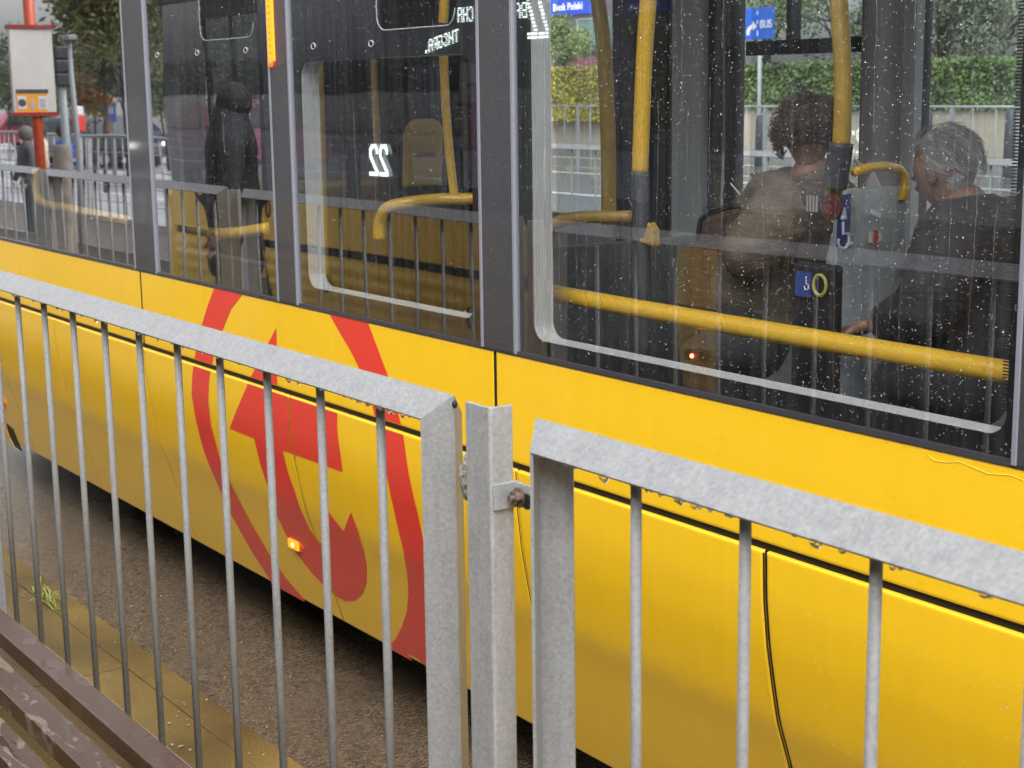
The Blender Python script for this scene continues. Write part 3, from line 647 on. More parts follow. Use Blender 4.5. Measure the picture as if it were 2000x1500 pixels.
rail([P(1636, -60, 2.95), P(1638, 0, 2.95), P(1645, 110, 2.95), P(1646, 200, 2.95), P(1643, 282, 2.95)], .0225, 'raildull')
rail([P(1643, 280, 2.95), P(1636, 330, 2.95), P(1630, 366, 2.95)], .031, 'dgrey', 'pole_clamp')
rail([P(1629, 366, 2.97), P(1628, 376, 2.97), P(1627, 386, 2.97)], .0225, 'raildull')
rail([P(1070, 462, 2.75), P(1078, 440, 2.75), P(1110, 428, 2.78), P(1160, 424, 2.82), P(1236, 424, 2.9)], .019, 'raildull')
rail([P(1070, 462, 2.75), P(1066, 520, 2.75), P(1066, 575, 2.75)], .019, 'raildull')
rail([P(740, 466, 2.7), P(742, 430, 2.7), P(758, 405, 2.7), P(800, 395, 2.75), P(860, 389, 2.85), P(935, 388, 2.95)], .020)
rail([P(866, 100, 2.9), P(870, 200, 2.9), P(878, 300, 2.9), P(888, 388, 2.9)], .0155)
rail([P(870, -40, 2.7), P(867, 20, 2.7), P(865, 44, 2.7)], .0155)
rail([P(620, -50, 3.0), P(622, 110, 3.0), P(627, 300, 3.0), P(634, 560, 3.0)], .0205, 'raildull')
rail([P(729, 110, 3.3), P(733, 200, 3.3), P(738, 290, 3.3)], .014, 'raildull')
rail([P(324, 400, 2.6), P(326, 425, 2.6), P(345, 443, 2.6), P(400, 455, 2.62), P(460, 455, 2.64), P(524, 446, 2.66)], .0235)
rail([P(325, 478, 2.6), P(321, 440, 2.6), P(324, 412, 2.6)], .019)
rail([P(70, 330, 2.75), P(73, 380, 2.75), P(90, 398, 2.75), P(150, 410, 2.72), P(248, 430, 2.68)], .022)

# --- seats
M['dgrey2'] = mat('charcoal_seat_shell', (.10, .108, .115), .6, nscale=12, namt=.15)
def seat(x, y0, y1, ztop, label=None, colr='mgrey', face=-1, handle=True):
    # backrest across the tram (plane of constant x), facing -x or +x
    s = mk('seat', MB().add(*backshell(x, y0, y1, .52, ztop, face)), M[colr], tram, smooth=True, bevel=.006)
    cu = MB().box((x + face * .02, y0, .44), (x + face * .44, y1, .52)); mk('cushion', cu, M['dgrey'], s, bevel=.03)
    mk('pedestal', MB().box((x + face * .1, (y0 + y1) / 2 - .12, .06), (x + face * .36, (y0 + y1) / 2 + .12, .44)), M['black'], s)
    if label: s['label'] = label
    return s
def backshell(x, y0, y1, z0, z1, face):
    r = .055; n = 5; lo = [(y0, z0), (y1, z0)]
    for k in range(n + 1):
        a = math.radians(90 * k / n); lo.append((y1 - r + r * math.cos(a), z1 - r + r * math.sin(a)))
    for k in range(n + 1):
        a = math.radians(90 + 90 * k / n); lo.append((y0 + r + r * math.cos(a), z1 - r + r * math.sin(a)))
    N_ = len(lo); t = .02
    vs = [(x + .04 * ((z - z0) / (z1 - z0)) * -face * .6, y, z) for y, z in lo] + [(x + face * t * 2 + .04 * ((z - z0) / (z1 - z0)) * -face * .6, y, z) for y, z in lo]
    return vs, [tuple(range(N_)), tuple(range(2 * N_ - 1, N_ - 1, -1))] + [(i, (i + 1) % N_, (i + 1) % N_ + N_, i + N_) for i in range(N_)]
SX = -.885 * 3.45
M['seatgrey'] = mat('blue_grey_seat_back', (.36, .40, .44), .45, nscale=25, namt=.1)
s1 = seat(SX, 3.17, 3.45, PX(1700, 366, SX).z, colr='seatgrey')
hz = PX(1700, 366, SX).z
def Q(px, py): return PX(px, py, SX + .03)
mk('handle', MB().tube([Q(1762, 392), Q(1768, 366), Q(1767, 345), Q(1755, 330), Q(1730, 325), Q(1700, 327), Q(1668, 336)], .0135, 12), M['rail'], s1, smooth=True)
def sticker(pts, mt, par, x=None, dx=.0):
    q = [PX(px, py, (x if x is not None else SX + .045) + dx) for px, py in pts]
    return mk('sticker', MB().prism(q, (.0012, 0, 0)), mt, par)
blue = mat('blue_sticker', (.03, .06, .26), .4); wht = mat('white_print', (.7, .7, .72), .5); redm = mat('red_print', (.45, .05, .05), .5)
SF = SX + .04
sticker([(1637, 382), (1662, 378), (1658, 486), (1633, 482)], blue, s1, SF)
def wheelchair(cx, cy, s_, x, par):
    rm_ = MB(); c = PX(cx, cy, x)
    k = s_ / 700
    rm_.tube([c + Vector((0, .9 * k * math.cos(t_), .9 * k * math.sin(t_) - .6 * k)) for t_ in [math.pi * (.9 + 1.2 * i / 10) for i in range(11)]], .18 * k, 5)
    rm_.tube([c + Vector((0, -.2 * k, 1.6 * k)), c + Vector((0, -.1 * k, .2 * k)), c + Vector((0, .7 * k, .2 * k)), c + Vector((0, 1.1 * k, -1.1 * k)), c + Vector((0, 1.5 * k, -1.0 * k))], .2 * k, 5)
    rm_.ball(c + Vector((0, -.2 * k, 2.1 * k)), .33 * k, 8, 5)
    mk('wheelchair_symbol', rm_, wht, par)
wheelchair(1648, 460, 16, SF + .003, s1)
sticker([(1643, 428), (1648, 405), (1651, 405), (1654, 428), (1650, 428), (1649, 414), (1646, 428)], wht, s1, SF, .0012)
sticker([(1702, 408), (1722, 418), (1719, 426), (1699, 416)], wht, s1, SF)
sticker([(1697, 452), (1704, 452), (1703, 474), (1696, 473)], wht, s1, SF)
sticker([(1705, 450), (1713, 449), (1716, 462), (1711, 484), (1706, 480), (1706, 464)], redm, s1, SF)
sticker([(1714, 456), (1721, 455), (1720, 470), (1715, 470)], wht, s1, SF)
# seats beyond the second and third windows: grey shell, yellow insert, red tag
ysx = PX(826, 300, -4.7 - .4).x
def yseat(px, py, Yc, par_label):
    c = P(px, py, Yc); yy0, yy1 = Yc - .07, Yc + .08
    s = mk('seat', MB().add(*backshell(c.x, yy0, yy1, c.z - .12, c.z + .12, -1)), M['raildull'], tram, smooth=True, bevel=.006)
    mk('tag', MB().box((c.x + .0, c.y - .045, c.z - .015), (c.x + .012, c.y + .045, c.z + .03)), mat('dark_red_tag', (.16, .015, .02), .5), s)
    mk('cushion', MB().box((c.x - .42, yy0, .44), (c.x, yy1, .52)), M['dgrey'], s, bevel=.03)
    return s
yseat(826, 298, 3.0, '')
# big grey double seat shell behind the fourth window
gx = PX(1200, 475, -3.9).x
s = seat(-3.92, 2.72, 3.55, PX(1200, 472, -3.92).z, colr='dgrey2')
wa = MB().tube([(-3.86, 2.9, .62), (-3.80, 2.9, .62)], .14, 24); mk('seat_gap_shade', wa, M['black'], tram)  # black disc stands in for the shade in the seat gap
# black equipment panel between the two passengers: wheelchair plate and yellow ring
eqx = -2.95
mk('equipment_panel', MB().box((P(1545, 600, 2.80).x, 2.80, .4), (P(1625, 600, 2.80).x, 2.84, P(1580, 515, 2.8).z)), M['black'], tram, bevel=.01)
c = P(1601, 557, 2.79); mk('ring_sticker', MB().tube([c + Vector((.021 * math.cos(t), 0, .025 * math.sin(t))) for t in [i * math.pi / 10 for i in range(21)]], .0042, 6), mat('dull_yellow_print', (.40, .36, .08), .5), tram)
mk('plate', MB().box((P(1553, 557, 2.79).x, 2.79, P(1560, 578, 2.79).z), (P(1582, 557, 2.79).x, 2.799, P(1560, 530, 2.79).z)), blue, tram)
wm = MB(); c = P(1575, 555, 2.785); k = .0075
wm.tube([c + Vector((.9 * k * math.cos(t_), 0, .9 * k * math.sin(t_) - .9 * k)) for t_ in [math.pi * (.9 + 1.2 * i / 10) for i in range(11)]], .2 * k, 5)
wm.tube([c + Vector((-.2 * k, 0, 1.6 * k)), c + Vector((-.1 * k, 0, .1 * k)), c + Vector((.8 * k, 0, .1 * k)), c + Vector((1.1 * k, 0, -1.3 * k))], .22 * k, 5); wm.ball(c + Vector((-.2 * k, 0, 2.2 * k)), .34 * k, 8, 5)
mk('wheelchair_symbol', wm, wht, tram)
# round door-button stickers near the woman
c = P(1622, 405, 2.93); mk('button', MB().tube([c, c + Vector((.0, .006, 0))], .034, 20), mat('faded_red_sticker', (.10, .028, .028), .5), tram)
mk('button_print', MB().tube([c + Vector((.017 * math.cos(t), -.002, .017 * math.sin(t))) for t in [i * math.pi / 8 for i in range(17)]], .0022, 5), mat('dim_red_print', (.15, .02, .02), .5), tram)
c = P(1588, 397, 2.93); sm = MB()
for k in range(4): sm.box((c.x - .022 + k * .011, 2.928, c.z - .022), (c.x - .016 + k * .011, 2.930, c.z + .02))
mk('ticket_symbol', sm, mat('dim_white_print', (.3, .3, .3), .5), tram)
c = P(1352, 695, 2.75); mk('validator', MB().box((c.x - .03, 2.75, c.z - .014), (c.x + .03, 2.79, c.z + .014)), M['black'], tram); mk('status_light', MB().ball((c.x, 2.749, c.z), .006, 10, 6), M['ledred'], tram)

# --- raindrops on glass and paint
def drops(n, region, rr, yoff=0.0, flat=.40, seed=1, fade=None, onp=False):
    rnd = random.Random(seed); m = MB()
    for _ in range(n):
        x = rnd.uniform(region[0], region[1]); z = rnd.uniform(region[2], region[3])
        if fade and rnd.random() > fade(x, z): continue
        r = (rr[0] + (rr[1] - rr[0]) * rnd.random() ** 2) * (1.7 if rnd.random() < .04 else 1) * (.65 if rnd.random() < .4 else 1)
        y = prof(z) + yoff; N_ = 7; el = rnd.uniform(1.0, 1.5)
        o = len(m.v); dy = r * flat
        for j, (cr, h) in enumerate(((1, .0), (.72, .7))):
            for k in range(N_):
                a = 2 * math.pi * k / N_; m.v.append((x + r * cr * math.cos(a), y - dy * h, z + r * cr * el * math.sin(a) * (1 if math.sin(a) < 0 else .8)))
        m.v.append((x, y - dy, z - r * .1)); m.v.append((x, y + .0002, z))
        for k in range(N_):
            k2 = (k + 1) % N_
            m.f += [(o + k, o + k2, o + N_ + k2, o + N_ + k), (o + N_ + k, o + N_ + k2, o + 2 * N_), (o + k2, o + k, o + 2 * N_ + 1)]; m.m += [0, 0, 0]
    return m
dk = [(1500, (-7.9, -6.07, ZB + .02, 2.0)), (3000, (-5.84, -4.80, ZB + .02, 2.0)), (3200, (-4.65, -3.56, ZB + .02, 2.0)), (9500, (-3.39, -1.81, ZB + .02, 2.0))]
for i, (n, reg) in enumerate(dk):
    o = mk('raindrops', drops(n, reg, ((.0007, .0015), (.0007, .0017), (.0007, .0016), (.0006, .0015))[i], -.0002, seed=i + 3), M['film'], tram, smooth=True); o['kind'] = 'stuff'
for i, (a, b) in enumerate(pil[:3]):
    o = mk('raindrops', drops(300, (a + .01, b - .01, ZB + .03, 2.0), (.0006, .0014), -.0062, seed=30 + i), M['film'], tram, smooth=True); o['kind'] = 'stuff'
o = mk('raindrops', drops(3200, (-3.6, -1.6, ZS1 + .01, ZB - .005), (.0009, .0021), 0, .4, 41, lambda x, z: min(1, max(.08, (x + 3.9) / 1.6))), M['water'], tram, smooth=True); o['kind'] = 'stuff'
o = mk('raindrops', drops(3600, (-5.0, -1.4, .0, ZS0 - .01), (.0008, .0019), 0, .4, 42, lambda x, z: min(1, max(.03, (x + 4.2) / 2.2)) * (.35 + .65 * max(0, min(1, (z - .1) / .5)))), M['water'], tram, smooth=True); o['kind'] = 'stuff'
# trickles running down the glass
rnd = random.Random(11); tk = MB()
for k in range(52):
    x = rnd.uniform(-3.3, -1.85) if k < 40 else rnd.uniform(-5.8, -3.6); z = rnd.uniform(1.35, 2.0); L_ = rnd.uniform(.12, .55); pts = []; n = int(L_ / .012)
    for i in range(n):
        x += rnd.uniform(-.0018, .0018); pts.append((x, YT - .0003, z)); z -= .012
        if z < ZB + .04: break
    if len(pts) > 3: tk.tube(pts, [rnd.uniform(.0003, .0007) for _ in pts], 4)
o = mk('rain_trickles', tk, M['water'], tram, smooth=True); o['kind'] = 'stuff'

# ================================================================ people
def skin_mesh(nodes_, edges_, root, sub=2):
    names = list(nodes_); me = bpy.data.meshes.new('tmp')
    me.from_pydata([tuple(nodes_[n][0]) for n in names], [(names.index(a), names.index(b)) for a, b in edges_], [])
    o = bpy.data.objects.new('tmp', me); COL.objects.link(o)
    o.modifiers.new('s', 'SKIN'); sd = o.modifiers.new('d', 'SUBSURF'); sd.levels = sub; sd.render_levels = sub
    if not me.skin_vertices: 
        bpy.context.view_layer.objects.active = o
    for i, n in enumerate(names):
        r = nodes_[n][1]; me.skin_vertices[0].data[i].radius = r if isinstance(r, tuple) else (r, r); me.skin_vertices[0].data[i].use_root = (n == root)
    bpy.context.view_layer.update()
    dg = bpy.context.evaluated_depsgraph_get(); res = bpy.data.meshes.new_from_object(o.evaluated_get(dg))
    bpy.data.objects.remove(o); return res
def mb_from(me):
    m = MB(); m.v = [tuple(v.co) for v in me.vertices]; m.f = [tuple(p.vertices) for p in me.polygons]; m.m = [0] * len(m.f); return m
def frame(f, up=(0, 0, 1)):
    f = Vector(f).normalized(); l = Vector(up).cross(f).normalized(); u = f.cross(l).normalized()
    return Matrix(((f.x, l.x, u.x), (f.y, l.y, u.y), (f.z, l.z, u.z)))
def head_mb(c, f, s=1.0, up=(0, 0, 1)):
    R_ = frame(f, up); m = MB(); n, k_ = 28, 22; c = Vector(c); vs = []; o = MB().ball((0, 0, 0), 1, n, k_)
    for x, y, z in o.v:
        X, Y, Z = x * .098, y * .077, z * .117
        if z < 0:
            t = (-z) ** 1.3; Y *= 1 - .38 * t; X = X * (1 - .28 * t) + .018 * t
        if x > 0:
            X *= .94; g = math.exp(-((y / .16) ** 2)); zz = z + .16
            X += .026 * g * math.exp(-((zz / .17) ** 2)) * (1.2 if zz < 0 else 1) * x
            X += .007 * math.exp(-((z - .22) / .10) ** 2) * x - .008 * math.exp(-((z - .05) / .09) ** 2) * math.exp(-((abs(y) - .42) / .2) ** 2) * x
            X += .007 * math.exp(-((z + .48) / .07) ** 2) * math.exp(-((y / .3) ** 2)) * x + .009 * math.exp(-((z + .82) / .14) ** 2) * math.exp(-((y / .3) ** 2)) * x
        if x < 0: X *= 1.06 * (1 - .12 * max(0, -z))
        vs.append(c + R_ @ (Vector((X, Y, Z)) * s))
    m.add(vs, o.f)
    for sg in (-1, 1): m.ball(c + R_ @ (Vector((-.008, sg * .077, -.008)) * s), Vector((.019, .009, .031)) * s, 10, 7, R_)
    for sg in (-1, 1): m.k = 1; m.ball(c + R_ @ (Vector((.083, sg * .031, .008)) * s), Vector((.009, .012, .008)) * s, 8, 6, R_); m.k = 0
    return m
def hand_mb(c, d, nrm, s=1.0, curl=.5, side=1):
    d = Vector(d).normalized(); n = Vector(nrm).normalized(); a = d.cross(n).normalized(); n = a.cross(d).normalized(); c = Vector(c); m = MB()
    m.obox(c + d * .045 * s, d * .045 * s, a * .038 * s, n * .012 * s)
    for i, L_ in enumerate((.068, .078, .072, .056)):
        b = c + d * .088 * s + a * (.028 - .0187 * i) * s; t1 = (d + n * curl * .5).normalized(); t2 = (d + n * curl * 1.4).normalized(); t3 = (d * .6 + n * curl * 1.8).normalized()
        p1 = b + t1 * L_ * .45 * s; p2 = p1 + t2 * L_ * .32 * s; p3 = p2 + t3 * L_ * .23 * s; m.tube([b, p1, p2, p3], [.0088 * s, .0082 * s, .0075 * s, .0055 * s], 8)
    b = c + d * .03 * s + a * .036 * s * side; m.tube([b, b + (a * side * .6 + d * .6 + n * .3).normalized() * .035 * s, b + (a * side * .5 + d * .8 + n * .6).normalized() * .062 * s], [.0115 * s, .0095 * s, .007 * s], 8)
    return m
M['eye'] = mat('dark_eye', (.02, .015, .012), .2)

# --- the woman reading, seen from behind her shoulder
WY = 3.2
wh = P(1580, 266, WY)
woman = thing('person', 'person with short curly greying hair and brown jacket, seated with head bent over papers', 'person', (wh.x, wh.y, .06))
wf = Vector((-.75, .62, -.35))
nd = {'pel': (P(1492, 640, 3.22), .15), 'waist': (P(1500, 570, 3.22), (.145, .13)), 'chest': (P(1540, 470, 3.22), (.165, .14)), 'up': (P(1575, 390, 3.22), (.13, .11)), 'neck': (P(1588, 335, 3.21), .052), 'nk2': (P(1585, 300, 3.21), .05),
      'ls': (P(1615, 385, 3.38), .07), 'le': (P(1570, 520, 3.58), .05), 'lh': (P(1510, 510, 3.65), .035),
      'rs': (P(1545, 400, 3.06), .080), 're': (P(1452, 510, 2.97), .060), 'rw': (P(1466, 468, 3.2), .040), 'rh': (P(1474, 440, 3.3), .032),
      'lt': (P(1440, 660, 3.35), .085), 'lk': (P(1340, 690, 3.40), .06), 'lf': (P(1340, 850, 3.42), .045), 'rt': (P(1440, 670, 3.05), .085), 'rk': (P(1345, 700, 3.0), .06), 'rf': (P(1345, 860, 3.0), .045)}
ed = [('pel', 'waist'), ('waist', 'chest'), ('chest', 'up'), ('up', 'neck'), ('neck', 'nk2'), ('up', 'ls'), ('ls', 'le'), ('le', 'lh'), ('up', 'rs'), ('rs', 're'), ('re', 'rw'), ('rw', 'rh'), ('pel', 'lt'), ('lt', 'lk'), ('lk', 'lf'), ('pel', 'rt'), ('rt', 'rk'), ('rk', 'rf')]
cov = ('pel', 'waist', 'chest', 'up', 'ls', 'le', 'rs', 're', 'lt', 'lk', 'lf', 'rt', 'rk', 'rf')
def slim(nd): return {k: (v[0], tuple(a * (.72 if k in cov else 1) for a in (v[1] if isinstance(v[1], tuple) else (v[1], v[1])))) for k, v in nd.items()}
LG = ('pel', 'lt', 'lk', 'lf', 'rt', 'rk', 'rf')
def trousers(nd, m_, par):
    mk('trousers', mb_from(skin_mesh({k: nd[k] for k in LG}, [e for e in ed if e[0] in LG and e[1] in LG], 'pel', 2)), m_, par, smooth=True)
body = mb_from(skin_mesh(slim(nd), ed, 'pel')); hd = head_mb(wh, wf, .84)
body.add(hd.v, hd.f); body.m[-len(hd.m):] = hd.m
hh = hand_mb(P(1476, 432, 3.32), (0.0, .3, .9), (-1, .2, 0), 1, .8); body.add(hh.v, hh.f)
mk('body', body, [M['skin'], M['eye']], woman, smooth=True)
jk = {k: (v[0], tuple(a * 1.18 + .012 for a in (v[1] if isinstance(v[1], tuple) else (v[1], v[1])))) for k, v in nd.items() if k in ('pel', 'waist', 'chest', 'up', 'ls', 'le', 'rs', 're', 'rw')}
trousers(nd, mat('dark_trousers', (.03, .03, .035), .8), woman)
jk['lw'] = (nd['le'][0].lerp(nd['lh'][0], .8), .052); jk['nc'] = (nd['up'][0].lerp(nd['neck'][0], .72), .072)
je = [e for e in ed if e[0] in jk and e[1] in jk] + [('le', 'lw'), ('up', 'nc')]
def wrinkled(name, col, amp=.2, sc_=9):
    m = mat(name, col, .75, nscale=30, namt=.15); t, N, L = nodes(m); b = N['Principled BSDF']
    tc = N.new('ShaderNodeTexCoord'); mp = N.new('ShaderNodeMapping'); mp.inputs['Rotation'].default_value = (0, .6, .5); mp.inputs['Scale'].default_value = (1, 1, 3.4)
    n = N.new('ShaderNodeTexNoise'); n.inputs['Scale'].default_value = sc_; n.inputs['Detail'].default_value = 4; n.inputs['Distortion'].default_value = .6
    L.new(tc.outputs['Object'], mp.inputs[0]); L.new(mp.outputs[0], n.inputs['Vector'])
    bp = N.new('ShaderNodeBump'); bp.inputs['Strength'].default_value = amp; bp.inputs['Distance'].default_value = .06; L.new(n.outputs['Fac'], bp.inputs['Height']); L.new(bp.outputs[0], b.inputs['Normal']); return m
def ruffle(me, amp, f):
    for v in me.vertices:
        v.co += v.normal * (amp * noise.noise(v.co * f) + amp * .5 * math.sin(v.co.z * 70 + 12 * noise.noise(v.co * 4)))
    return me
M['jacket'] = wrinkled('brown_jacket_cloth', (.135, .105, .085))
mk('jacket', mb_from(ruffle(skin_mesh(jk, je, 'pel', 3), .007, 14)), M['jacket'], woman, smooth=True)
mk('collar', MB().tube([nd['up'][0].lerp(nd['neck'][0], .8) + Vector((.072 * math.cos(t), .072 * math.sin(t), .01 * math.cos(t * 2))) for t in [i * math.pi / 9 for i in range(19)]], .017, 8), M['jacket'], woman, smooth=True)
def curls(c, f, n, rad, jit, L_, wdt, seed, cut=None):
    rnd = random.Random(seed); R_ = frame(f); m = MB(); c = Vector(c)
    for _ in range(n):
        while True:
            v = Vector((rnd.gauss(0, 1), rnd.gauss(0, 1), rnd.gauss(0, 1))).normalized()
            if cut(v): break
        p = Vector((v.x * rad[0], v.y * rad[1], v.z * rad[2])) * rnd.uniform(.90, 1.0 + jit)
        t = v.cross(Vector((rnd.gauss(0, 1), rnd.gauss(0, 1), rnd.gauss(0, 1)))).normalized(); pts = []
        ln = rnd.uniform(.6, 1.3) * L_; b = v.cross(t)
        for i in range(6):
            a = i * 1.1 + rnd.uniform(0, .4); pts.append(c + R_ @ (p + v * (ln * .14 * i) + (t * math.cos(a) + b * math.sin(a)) * ln * .28))
        m.tube(pts, [wdt, wdt, wdt * .9, wdt * .8, wdt * .6, wdt * .3], 3, cap=False)
    return m
hm = MB().ball((0, 0, 0), 1, 30, 22); R_ = frame(wf); hv = []
for x, y, z in hm.v:
    k = 1 + .09 * noise.noise(Vector((x, y, z)) * 5)
    if x > .45 and z < .5: k *= .80
    if z < -.35: k *= .86
    hv.append(wh + R_ @ Vector((-.010 + x * .098 * k, y * .090 * k, .016 + z * .088 * k)))
hair = MB().add(hv, hm.f)
cv = curls(wh + Vector((0, 0, .014)), wf, 1500, (.100, .092, .088), .12, .020, .0016, 5, lambda v: not (v.x > .55 and v.z < .35) and v.z > -.62)
hair.add(cv.v, cv.f); mk('hair', hair, mat('curly_brown_grey_hair', (.105, .075, .058), .6, nscale=60, namt=.5), woman, smooth=True)

# --- the older man behind the grey seat back
MY = 3.3
mh = P(1845, 334, MY)
man = thing('person', 'older person with thin white hair and dark navy jacket, looking down to the left', 'person', (mh.x, mh.y, .06))
mf = Vector((-.94, -.06, -.36))
nd = {'pel': (P(1915, 740, 3.3), .16), 'waist': (P(1905, 650, 3.3), (.165, .15)), 'chest': (P(1895, 540, 3.3), (.185, .15)), 'up': (P(1905, 455, 3.32), (.14, .12)), 'neck': (P(1888, 402, 3.32), .06), 'nk2': (P(1868, 365, 3.31), .056),
      'ls': (P(1965, 440, 3.55), .08), 'le': (P(1850, 600, 3.75), .055), 'lh': (P(1740, 640, 3.6), .038),
      'rs': (P(1865, 470, 3.08), .085), 're': (P(1800, 620, 2.98), .062), 'rw': (P(1730, 628, 3.12), .042), 'rh': (P(1712, 632, 3.16), .036),
      'lt': (P(1850, 740, 3.5), .095), 'lk': (P(1740, 740, 3.5), .07), 'lf': (P(1740, 900, 3.5), .05), 'rt': (P(1850, 740, 3.1), .095), 'rk': (P(1735, 740, 3.1), .07), 'rf': (P(1735, 900, 3.1), .05)}
body = mb_from(skin_mesh(slim(nd), ed, 'pel')); hd = head_mb(mh, mf, .90)
body.add(hd.v, hd.f); body.m[-len(hd.m):] = hd.m
hh = hand_mb(P(1712, 632, 3.16), (-1, .1, -.35), (0, 0, -1), 1.05, .7); body.add(hh.v, hh.f)
mk('body', body, [M['skin'], M['eye']], man, smooth=True)
jk = {k: (v[0], tuple(a * 1.16 + .012 for a in (v[1] if isinstance(v[1], tuple) else (v[1], v[1])))) for k, v in nd.items() if k in ('pel', 'waist', 'chest', 'up', 'ls', 'le', 'rs', 're', 'rw')}
trousers(nd, mat('black_trousers', (.022, .022, .028), .8), man)
jk['lw'] = (nd['le'][0].lerp(nd['lh'][0], .85), .056); jk['nc'] = (nd['up'][0].lerp(nd['neck'][0], .85), .078)
mk('jacket', mb_from(ruffle(skin_mesh(jk, je, 'pel', 3), .007, 12)), wrinkled('navy_jacket_cloth', (.024, .023, .034)), man, smooth=True)
mk('collar', MB().tube([nd['neck'][0] + Vector((.068 * math.cos(t), .070 * math.sin(t), .012 * math.cos(t) - .004)) for t in [i * math.pi / 9 for i in range(19)]], .026, 8), mat('dark_collar', (.06, .055, .07), .8), man, smooth=True)
hm = MB().ball((0, 0, 0), 1, 30, 22); R_ = frame(mf); hv = []
for x, y, z in hm.v:
    k = 1 + .03 * noise.noise(Vector((x, y, z)) * 4)
    if x > .12 and z < .60: k *= .80
    if z < -.25: k *= .88
    hv.append(mh + R_ @ (Vector((-.008 + x * .107 * k, y * .083 * k, .012 + z * .112 * k)) * .90))
hair = MB().add(hv, hm.f); rnd = random.Random(3)
for _ in range(900):     # fine straight strands lying backwards and down
    v = Vector((rnd.uniform(-1, .5), rnd.uniform(-1, 1), rnd.uniform(-.2, 1)))
    if v.length < .2: continue
    v.normalize()
    if v.x > .15 and v.z < .6: continue
    p = Vector((-.008 + v.x * .110, v.y * .086, .014 + v.z * .116)) * .90
    t = Vector((-.9, v.y * .4, -.7)); t = (t - v * t.dot(v)).normalized(); L_ = rnd.uniform(.03, .06)
    pts = [mh + R_ @ (p + t * L_ * s_ + v * (.0035 + .004 * math.sin(3 * s_) * rnd.random())) for s_ in (0, .35, .7, 1)]
    hair.tube(pts, [.0004, .0006, .0005, .0002], 3, cap=False)
mk('hair', hair, mat('thin_white_hair', (.36, .34, .34), .55, nscale=50, namt=.4), man, smooth=True)

# --- things the passengers have with them
bg_ = P(1395, 470, 3.05)
bag = MB(); bo = [P(1335, 640, 3.1), P(1342, 480, 3.1), P(1366, 424, 3.1), P(1400, 414, 3.1), P(1460, 400, 3.1), P(1470, 520, 3.1), P(1450, 640, 3.1)]
bag.prism(bo, (0.05, .16, 0)); bgo = mk('bag', bag, wrinkled('dark_brown_leather', (.075, .045, .035), .3), smooth=False, bevel=.02)
tag(bgo, 'dark brown leather bag leaning beside the seated person in the brown jacket', 'bag')
mk('strap', MB().tube([P(1362, 470, 3.02), P(1368, 430, 3.02), P(1395, 408, 3.02), P(1440, 402, 3.02), P(1462, 408, 3.02)], .008, 8), M['black'], bgo, smooth=True)
pp = MB().prism([P(1449, 371, 3.3), P(1488, 376, 3.34), P(1470, 408, 3.34), P(1462, 402, 3.3)], (0, .003, 0)); pp.tube([P(1427, 358, 3.22), P(1466, 405, 3.22)], .0022, 6)
tag(mk('paper', pp, mat('white_paper', (.8, .78, .78), .6)), 'white sheets of paper with a pen held in front of the brown jacket', 'paper')
p2 = MB().prism([P(1694, 350, 3.9), P(1703, 335, 3.9), P(1718, 365, 3.9), P(1690, 366, 3.9)], (0, .01, 0)); p2.prism([P(1664, 330, 3.95), P(1668, 306, 3.95), P(1676, 318, 3.95), P(1690, 322, 3.95), P(1694, 332, 3.95)], (0, .01, 0))
tag(mk('newspaper', p2, mat('pinkish_newsprint', (.65, .58, .54), .6)), 'crumpled newspaper just beyond the yellow seat handle', 'newspaper')

